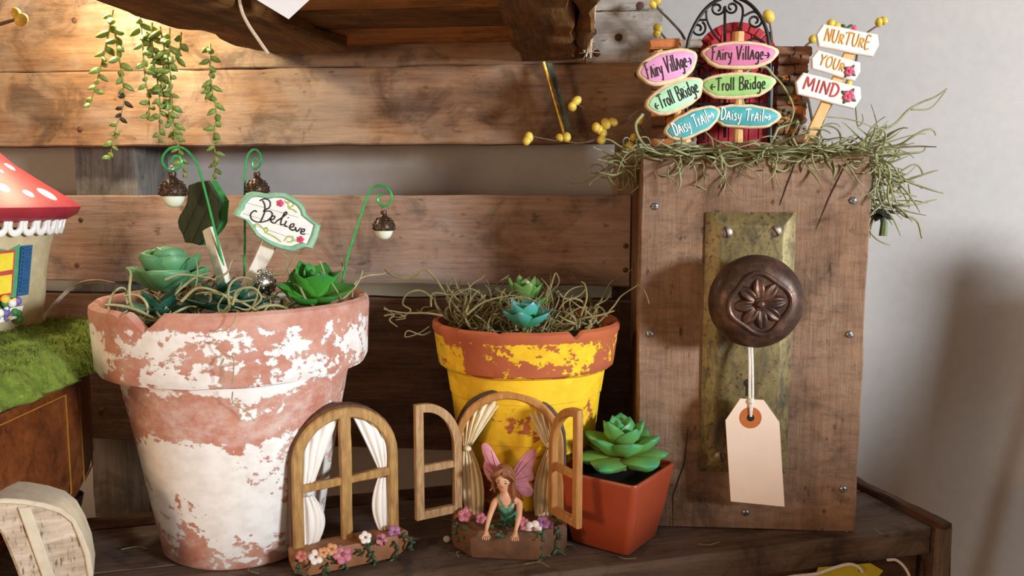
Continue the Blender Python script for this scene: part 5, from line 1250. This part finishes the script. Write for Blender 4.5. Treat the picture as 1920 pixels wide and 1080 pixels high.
for c, n_, sp_ in (((678, 1030), 16, (.45, .12, .14)), ((612, 1052), 10, (.4, .1, .1)), ((706, 1015), 9, (.3, .1, .1)), ((575, 1052), 6, (.2, .1, .1)), ((755, 1005), 7, (.25, .1, .12))):
    foliage(w1, W1.px(c[0], c[1], -1.05), n_, sp_)
for pts in ([(560, 1055), (556, 1068), (572, 1078), (580, 1095)], [(610, 1060), (608, 1075), (602, 1095)], [(645, 1055), (650, 1068), (640, 1085), (648, 1098)], [(695, 1035), (702, 1050), (704, 1062)], [(738, 1015), (746, 1030), (738, 1045), (748, 1062)], [(762, 1005), (772, 1015), (770, 1032)]):
    vine(w1, [W1.px(a, b, -1.12) for a, b in pts], 6, .28)
# ------------------------------------------------------------------ window with open shutters and the fairy
FW = Frame((-.25, 54.3, 0), math.radians(-3))
fw = thing('fairy_window', FW, 'arched miniature window with open shutters, cream curtains and a flower planter', 'figurine')
hw2 = (FW.px(1058, 930).x-FW.px(849, 930).x)/2; xc1 = (FW.px(1058, 930).x+FW.px(849, 930).x)/2; zt2 = FW.px(950, 733).z; zs2 = zt2-hw2
oo, ii = arch2(hw2-.05, 1.5, zs2, hw2-.05), arch2(hw2-.6, 1.5, zs2, hw2-.6)
MB().ringprism(oo, ii, 0, .5, .1, closed=False).build('arched_frame', ORW, fw, 40)
o2, i2 = arch2(hw2+.12, 1.0, zs2, hw2+.12), arch2(hw2-.45, 1.0, zs2, hw2-.45)
MB().ringprism(o2, i2, .3, 1.7, .1, closed=False).build('outer_casing', pm('dark_brown_wood_side', '3a2c28', '57443a', 1.6, .6, .5, stretch=(2, 2, .4), c3='7a6656'), fw, 40)
W_ = 3.35
def shutter(hx, direction, lab):
    dv = V((direction[0], direction[1], 0)).normalized(); an = math.degrees(math.atan2(dv.y, dv.x))
    z0, z1, zsh = 2.35, 10.15, 6.9; n = 12
    o = [(0, z0), (W_*.5, z0), (W_, z0), (W_, (z0+z1)/2), (W_, z1), (W_*.82, z1)]
    o += [(W_*.82*math.cos(math.pi/2*k/n) if False else W_*.82*(1-math.sin(math.pi/2*k/n)), zsh+(z1-zsh)*math.cos(math.pi/2*k/n)) for k in range(1, n+1)] + [(0, (z0+zsh)/2)]
    i_ = inset(o if sum(o[k][0]*o[(k+1) % len(o)][1]-o[(k+1) % len(o)][0]*o[k][1] for k in range(len(o))) > 0 else o[::-1], .55)
    th_ = bpy.data.objects.new('shutter', None)
    M = T(hx, -.05, 0) @ rot('Z', an)
    fl = -.22
    s = MB().ringprism(o, i_, fl, .22, .07, M=M).build('shutter', TANW if lab == 'l' else ORW, fw, 40)
    bpy.data.objects.remove(th_)
    MB().board(W_-.95, .5, .36, 6, .04, hx, M=M @ T(W_/2, 0, 5.75), b=.05).build('shutter_bar', TANW if lab == 'l' else ORW, s)
shutter(xc1-hw2+.55, (-3.0, -2.0), 'l'); shutter(xc1+hw2-.95, (2.05, -3.0), 'r')
rad = hw2-.55
ap2 = lambda t, sgn: (xc1+sgn*rad*math.cos(t), .5, zs2+rad*math.sin(t))
lx, rx_ = xc1-hw2+.6, xc1+hw2-.6; zt_ = FW.px(870, 842).z
drape(fw, CURTG, lambda u: ap2(.25+1.22*u, -1), lambda u: (lx+.1+.45*u, .5, zt_), 5, .13, .55)
drape(fw, CURTG, lambda u: (lx+.1+.5*u, .5, zt_-.1), lambda u: (lx+.2+1.15*u, .5, 1.7), 4, .1, .55, sag=.55)
MB().ball((lx+.38, .3, zt_-.05), (.32, .25, .2), 10, 7).build('curtain_tie', CURTG, fw, 80)
drape(fw, CURTG, lambda u: ap2(.25+1.22*u, 1), lambda u: (rx_-.1-.45*u, .5, zt_), 5, .13, .55)
drape(fw, CURTG, lambda u: (rx_-.1-.5*u, .5, zt_-.1), lambda u: (rx_-.2-1.15*u, .5, 1.7), 4, .1, .55, sag=-.55)
q = MB()
o = [(hw2*1.05, 1.2), (hw2*1.05, -.9), (hw2*.55, -2.6), (-hw2*.62, -2.35), (-hw2*1.0, -.7), (-hw2*1.0, 1.2)]
vs = [(xc1+x*k, y*k, z) for k, z in ((.95, .02), (1.0, .5), (1.0, 1.55), (.94, 1.85)) for x, y in o]; n = 6
q.add(vs, [(i*n+k, i*n+(k+1) % n, (i+1)*n+(k+1) % n, (i+1)*n+k) for i in range(3) for k in range(n)] + [tuple(range(n)), tuple(3*n+k for k in range(n))])
q.build('planter_base', CLAYD, fw, 30)
for (a, b), r, m_, y in (((872, 966), .5, FP[0], -.9), ((902, 972), .38, FP[0], -.8), ((898, 998), .36, FP[4], -1.6), ((893, 1003), .3, FP[1], -1.7), ((985, 985), .44, FP[0], -1.7), ((1000, 992), .58, FP[1], -1.9), ((1020, 980), .5, FP[2], -1.3), ((1030, 985), .36, FP[2], -1.3), ((975, 975), .34, FP[0], -1.5)):
    bloom(fw, FW.px(a, b, y), r, m_)
for c, n_, sp_, y in (((940, 985), 26, (.55, .25, .15), -1.5), ((870, 985), 10, (.3, .2, .12), -1.1), ((1045, 985), 12, (.3, .2, .15), -.9), ((935, 1003), 6, (.3, .1, .1), -2.3), ((1000, 1008), 6, (.3, .1, .1), -2.3)):
    foliage(fw, FW.px(c[0], c[1], y), n_, sp_)
for pts, y in (([(876, 985), (875, 1005), (878, 1030), (885, 1048)], -1.75), ([(855, 985), (862, 1000), (868, 1010)], -1.2), ([(1018, 992), (1014, 1015), (1012, 1035), (1018, 1055)], -2.35), ([(1046, 990), (1050, 1005), (1040, 1022), (1052, 1036), (1064, 1030)], -1.65), ([(938, 1000), (942, 1010)], -2.75)):
    vine(fw, [FW.px(a, b, y) for a, b in pts], 7, .3)
# ------------------------------------------------------------------ the fairy
FF = Frame(FW.M @ FW.px(954, 985, -.9), FW.rz)
fl = lambda a, b, y: FF.l(FW.M @ FW.px(a, b, y))
fairy = thing('fairy_figurine', FF, 'fairy with pink wings and a green dress leaning out of the window on both hands', 'figurine')
SKIN = pm('painted_skin', 'dca07a', 'eabb98', 1.0, .5, .03); HAIR = pm('auburn_hair', '7a4a2e', '9c6440', 2.5, .5, .4, stretch=(1, 1, .4), c3='b07a50'); DRESS = pm('green_dress', '3f7a64', '5c9a80', 1.6, .5, .2, c3='7ab098'); WINGM = pm('pink_wing', 'c47a86', 'd896a0', 1.2, .4, .15, c3='e4b0b4')
vsx = []; esx = []; rsx = []
def jv(p, r, parent=None):
    vsx.append(V(p)); rsx.append(r)
    if parent is not None: esx.append((parent, len(vsx)-1))
    return len(vsx)-1
pel = jv(fl(956, 992, -.3), .62); wst = jv(fl(955, 970, -.6), .46, pel); chs = jv(fl(951, 948, -1.0), .62, wst); nk0 = jv(fl(948, 932, -1.15), .34, chs); nk = jv(fl(946, 922, -1.3), .22, nk0)
hd0 = jv(fl(942, 908, -1.65), .42, nk); hd1 = jv(fl(944, 894, -1.55), .58, hd0); hd2 = jv(fl(946, 882, -1.4), .46, hd1)
def arm(sh, el, wr, pa, sgn):
    s = jv(sh, .27, pa); m_ = jv((sh+el)/2, .21, s); e = jv(el, .185, m_); f = jv((el+wr)/2, .16, e); w_ = jv(wr, .12, f)
    hnd = wr + V((0, -.32, -.18)); h = jv(hnd, .15, w_)
    return hnd, h
chp = vsx[chs]
hl, ihl = arm(fl(928, 940, -1.1), fl(918, 968, -1.9), fl(912, 993, -2.65), nk0, -1)
hr_, ihr = arm(fl(974, 942, -1.1), fl(974, 968, -1.95), fl(967, 995, -2.75), nk0, 1)
for h, ih, sg in ((hl, ihl, -1), (hr_, ihr, 1)):
    for k in range(4):
        dx = (-.15+.1*k); L = (.26, .31, .29, .22)[k if sg > 0 else 3-k]
        a = jv(h+V((dx, -.14, -.05)), .05, ih); b = jv(h+V((dx*1.25, -.14-L*.6, -.10)), .046, a); jv(h+V((dx*1.35, -.14-L, -.22)), .036, b)
    a = jv(h+V((-sg*.17, .0, -.02)), .055, ih); b = jv(h+V((-sg*.27, -.14, -.09)), .048, a); jv(h+V((-sg*.29, -.27, -.14)), .038, b)
me = bpy.data.meshes.new('body'); me.from_pydata([tuple(p*U) for p in vsx], esx, [])
ob = bpy.data.objects.new('tmp', me); COL.objects.link(ob)
ob.modifiers.new('s', 'SKIN'); sd = ob.modifiers.new('ss', 'SUBSURF'); sd.levels = 2; sd.render_levels = 2
for i, sv in enumerate(me.skin_vertices[0].data): sv.radius = (rsx[i]*U, rsx[i]*U*(.8 if i in (wst, chs, pel) else 1)); sv.use_root = (i == 0)
dg = bpy.context.evaluated_depsgraph_get(); me2 = bpy.data.meshes.new_from_object(ob.evaluated_get(dg)); bpy.data.objects.remove(ob)
me2.materials.clear(); me2.materials.append(SKIN); me2.shade_smooth(); me2.name = 'body'
link('body', me2, fairy)
# face: looks down and forward
HC = vsx[hd1]; fdir = V((-.12, -.86, -.42)).normalized(); frt = V((1, 0, 0)); frt = (frt-fdir*frt.dot(fdir)).normalized(); fup = frt.cross(fdir)*-1
fup = fup if fup.z > 0 else -fup
FM = Matrix((( frt.x, -fdir.x, fup.x, HC.x), (frt.y, -fdir.y, fup.y, HC.y), (frt.z, -fdir.z, fup.z, HC.z), (0, 0, 0, 1)))   # local: x right, y back, z up
hs = 1.2
q = MB().ball((0, .0, .0), (.5*hs, .55*hs, .62*hs), 22, 16, M=FM); fv = q.v
def facefn(p):
    l = FM.inverted() @ p
    if l.y < 0:
        l.x *= 1-.18*max(0, -l.z)/.6; 
        l.y -= .12*math.exp(-((l.x/.09)**2+((l.z+.10)/.13)**2)) + .05*math.exp(-((l.x/.14)**2+((l.z+.34)/.06)**2)) + .06*math.exp(-((l.x/.2)**2+((l.z+.52)/.1)**2))
        l.y += .05*sum(math.exp(-(((l.x-s*.19)/.1)**2+((l.z-.06)/.07)**2)) for s in (-1, 1))
    return FM @ l
q.v = [facefn(p) for p in fv]; head = q.build('head', SKIN, fairy, 80)
EYE = pm('painted_eyelash', '4a2e22', '5a3a2a', 3, .6, 0); LIP = pm('painted_lips', 'b8584e', 'c46a5c', 3, .5, 0)
for s in (-1, 1):
    MB().tube([FM @ V((s*.21+dx, -.60+abs(dx)*.25, .05-.03*(1-(dx/.1)**2))) for dx in (-.1, -.05, 0, .05, .1)], .045, 5).build('eye', EYE, head)
    MB().tube([FM @ V((s*.21+dx, -.60, .22+.02*(1-(dx/.1)**2))) for dx in (-.1, 0, .1)], .018, 5).build('eyebrow', EYE, head)
    MB().ball(FM @ V((s*.58, .05, .0)), (.07, .1, .14), 8, 6).build('ear', SKIN, head, 80)
MB().ball((0, -.63, -.36), (.14, .04, .04), 8, 5, M=FM).build('mouth', LIP, head, 80)
q = MB()                                                             # hair: cap plus wavy locks
q.ball((0, .14, .16), (.68, .62, .68), 18, 12, M=FM)
for k in range(60):
    sd_ = -1 if k % 2 else 1; t = R.random(); x = sd_*R.uniform(.02, .5)
    a = FM @ V((x*.35, -.38+.75*t, .70-.25*t-.1*abs(x))); b = FM @ V((sd_*.58, -.30+.7*t, .25)); c = FM @ V((sd_*R.uniform(.58, .7), -.2+.65*t, -.3))
    e = c + V((sd_*R.uniform(-.1, .12), R.uniform(-.1, .1)+.1, -R.uniform(.35, .85)*(1.45 if sd_ > 0 else .75))); g_ = e + V((R.uniform(-.15, .15), -.05, -.15))
    s = spline([a, b, c, e, g_], 4); q.tube(s, [.12-.07*i/len(s) for i in range(len(s))], 6)
for k in range(7):
    x = -.45+.15*k; s = spline([FM @ V((0.08, -.1, .84)), FM @ V((x*.8+math.copysign(.1, x+.01), -.46, .66)), FM @ V((x*1.1+math.copysign(.22, x+.01), -.44, .36)), FM @ V((x*.7+math.copysign(.42, x+.01), -.3, -.05))], 4); q.tube(s, [.12-.06*i/len(s) for i in range(len(s))], 6)
o = q.build('hair', HAIR, fairy, 80); o['kind'] = 'stuff'
# dress: bodice and skirt around the trunk, straps
lv = [(vsx[chs]+V((0, .02, .22)), .66, .5), (vsx[chs]+V((0, .0, -.05)), .70, .58), ((vsx[chs]+vsx[wst])/2, .6, .5), (vsx[wst], .54, .46), ((vsx[wst]+vsx[pel])/2+V((0, 0, 0)), .85, .62), (vsx[pel]+V((.05, .1, -.1)), 1.25, .8)]
n = 24; q = MB(); vs = []
for i, (c, a, b) in enumerate(lv):
    for k in range(n):
        t = 2*math.pi*k/n; rr_ = 1+(.06*math.sin(t*7+i) if i >= 3 else 0)
        dz = -.22*max(0, -math.sin(t))**6 if i == 0 else 0
        vs.append(c+V((a*rr_*math.cos(t), b*rr_*math.sin(t)-(.0), dz)))
q.add(vs, [(i*n+k, i*n+(k+1) % n, (i+1)*n+(k+1) % n, (i+1)*n+k) for i in range(len(lv)-1) for k in range(n)])
q.build('dress', DRESS, fairy, 80)
q = MB()
for sg in (-1, 1):
    q2 = MB(); top = (vsx[nk0]+V((sg*.5, -.05, .18))); c0_ = lv[0][0]
    q2.tube(spline([c0_+V((sg*.16, -.52, -.1)), c0_+V((sg*.36, -.5, .18)), top, c0_+V((sg*.5, .4, .1))], 4), .07, 6); q2.build('strap', DRESS, fairy)
# wings
def wing(pts, y, lab):
    o = [(p.x, p.z) for p in (FF.l(FW.M @ FW.px(a, b, y)) for a, b in pts)]
    o = [(p.x, p.y) for p in spline([V((x, z, 0)) for x, z in o], 3)]
    yl = FF.l(FW.M @ FW.px(pts[0][0], pts[0][1], y)).y
    M = T(0, yl, 0)
    w_ = MB().prism(o, -.06, .06, .04, M=M).build('wing', WINGM, fairy, 60)
    root_ = V((o[0][0], yl-.08, o[0][1])); n = len(o)
    for k in (n//5, n//3, n//2, int(n*.62), int(n*.75)):
        e = V((o[k][0], yl-.08, o[k][1])); MB().tube([root_, root_.lerp(e, .5)+V((0, -.02, 0)), root_.lerp(e, .92)], [.04, .03, .015], 5).build('wing_vein', WINGM, w_)
wing([(940, 905), (932, 885), (938, 872), (930, 855), (920, 838), (910, 830), (903, 834), (904, 848), (909, 862), (906, 874), (910, 890), (920, 903), (932, 915)], -.35, 'l')
wing([(958, 905), (963, 880), (975, 860), (990, 845), (1000, 842), (1005, 850), (1003, 868), (998, 880), (1001, 892), (1000, 900), (990, 903), (998, 915), (1000, 922), (994, 931), (980, 930), (968, 918)], -.35, 'r')
w1['kind'] = 'thing'; fw['kind'] = 'thing'
# ================================================================== unseen blockers added right of the frame to shade the wall and shelf
LAD = Frame((54, 46.5, -11))
ld = thing('shade_boards', LAD, 'brown boards added out of frame at right to cast shadow on the wall', 'boards')  # boards added only for the streaky shadow they throw on the right wall
for x, wd, a, ln in ((-1.2, 4.6, 9.6, 68.5), (5.0, 5.0, 9.0, 66), (12.0, 6, 8.2, 57), (18.8, 6.5, 9, 62)):
    ln += 15; o = MB().board(ln, wd, 1.6, 20, .06, x).build('board', W_DARK, ld); o.location = V((x-1.2, 0, (ln-83)/2-7.5))*U; o.rotation_euler = (0, -math.radians(90-a), 0)
SB = Frame((70, -4, -21))
sb = thing('shade_sideboard', SB, 'dark sideboard form added out of frame at right to block low window light', 'sideboard')  # added out of view to dim window light on the lower right
MB().box((0, 0, 0), (16, 34, 76), b=.3).build('body', W_DARK, sb); MB().box((0, 0, 38.9), (17.5, 35.5, 1.8), b=.3).build('top', W_DARK, sb)
for k in range(3):
    d = MB().box((-8.3, 0, 24-23*k), (.8, 30, 20), b=.2).build('drawer', W_DARK, sb); MB().ball((-9.2, 0, 24-23*k), .9).build('knob', BRASS, d)
# ================================================================== small loose things
SA = Frame(P(493, 530, 55.2))
SILVER = pm('silver_paint', '8c8880', 'c8c4bc', 6, .28, .2, .9)
sa = thing('silver_acorn', SA, 'silver acorn ornament half buried in moss below the Believe plaque', 'ornament')
MB().lathe([(.1, -.7), (.5, -.5), (.72, -.1), (.7, .0)], 20, M=rot('Y', 70)).build('nut', SILVER, sa, 60)
q = MB().lathe([(.7, -.05), (.84, .05), (.8, .3), (.55, .6), (.15, .75)], 20, M=rot('Y', 70))
for i, (rr_, z) in enumerate(((.82, .12), (.72, .4), (.45, .64))):
    for k in range(11-3*i):
        a = 2*math.pi*(k+.5*(i % 2))/(11-3*i); q.ball((rr_*math.cos(a), rr_*math.sin(a), z), (.16, .16, .15), 6, 4, M=rot('Y', 70))
o = q.build('cap', SILVER, sa, 60); o['kind'] = 'stuff'
PB_ = G(838, 1016)
o = MB().ball((0, 0, 0), (.28, .2, .24), 9, 6).build('pebble', pm('pale_pebble', 'cfc4b2', 'e0d6c6', 4, .8, .2), None, 80); o.location = (PB_+V((0, 0, .2)))*U; tag(o, 'tiny pale pebble on the shelf left of the fairy window', 'pebble', kind='thing')
q = MB()
for k in range(70):
    p = CR.M @ V((R.uniform(-62, -1), R.choice((R.uniform(.6, 7), R.uniform(8, 14.5))), .06)); a = R.uniform(0, 6.28); L = R.uniform(.5, 1.9)
    q.tube(spline([p, p+V((math.cos(a)*L*.5, math.sin(a)*L*.5, R.uniform(0, .15))), p+V((math.cos(a+.5)*L, math.sin(a+.5)*L, .03))], 3), .035, 4)
o = q.build('straw_bits', MOSSB, None, 80); tag(o, 'bits of dry moss and straw scattered on the crate shelf boards', 'debris', kind='stuff')
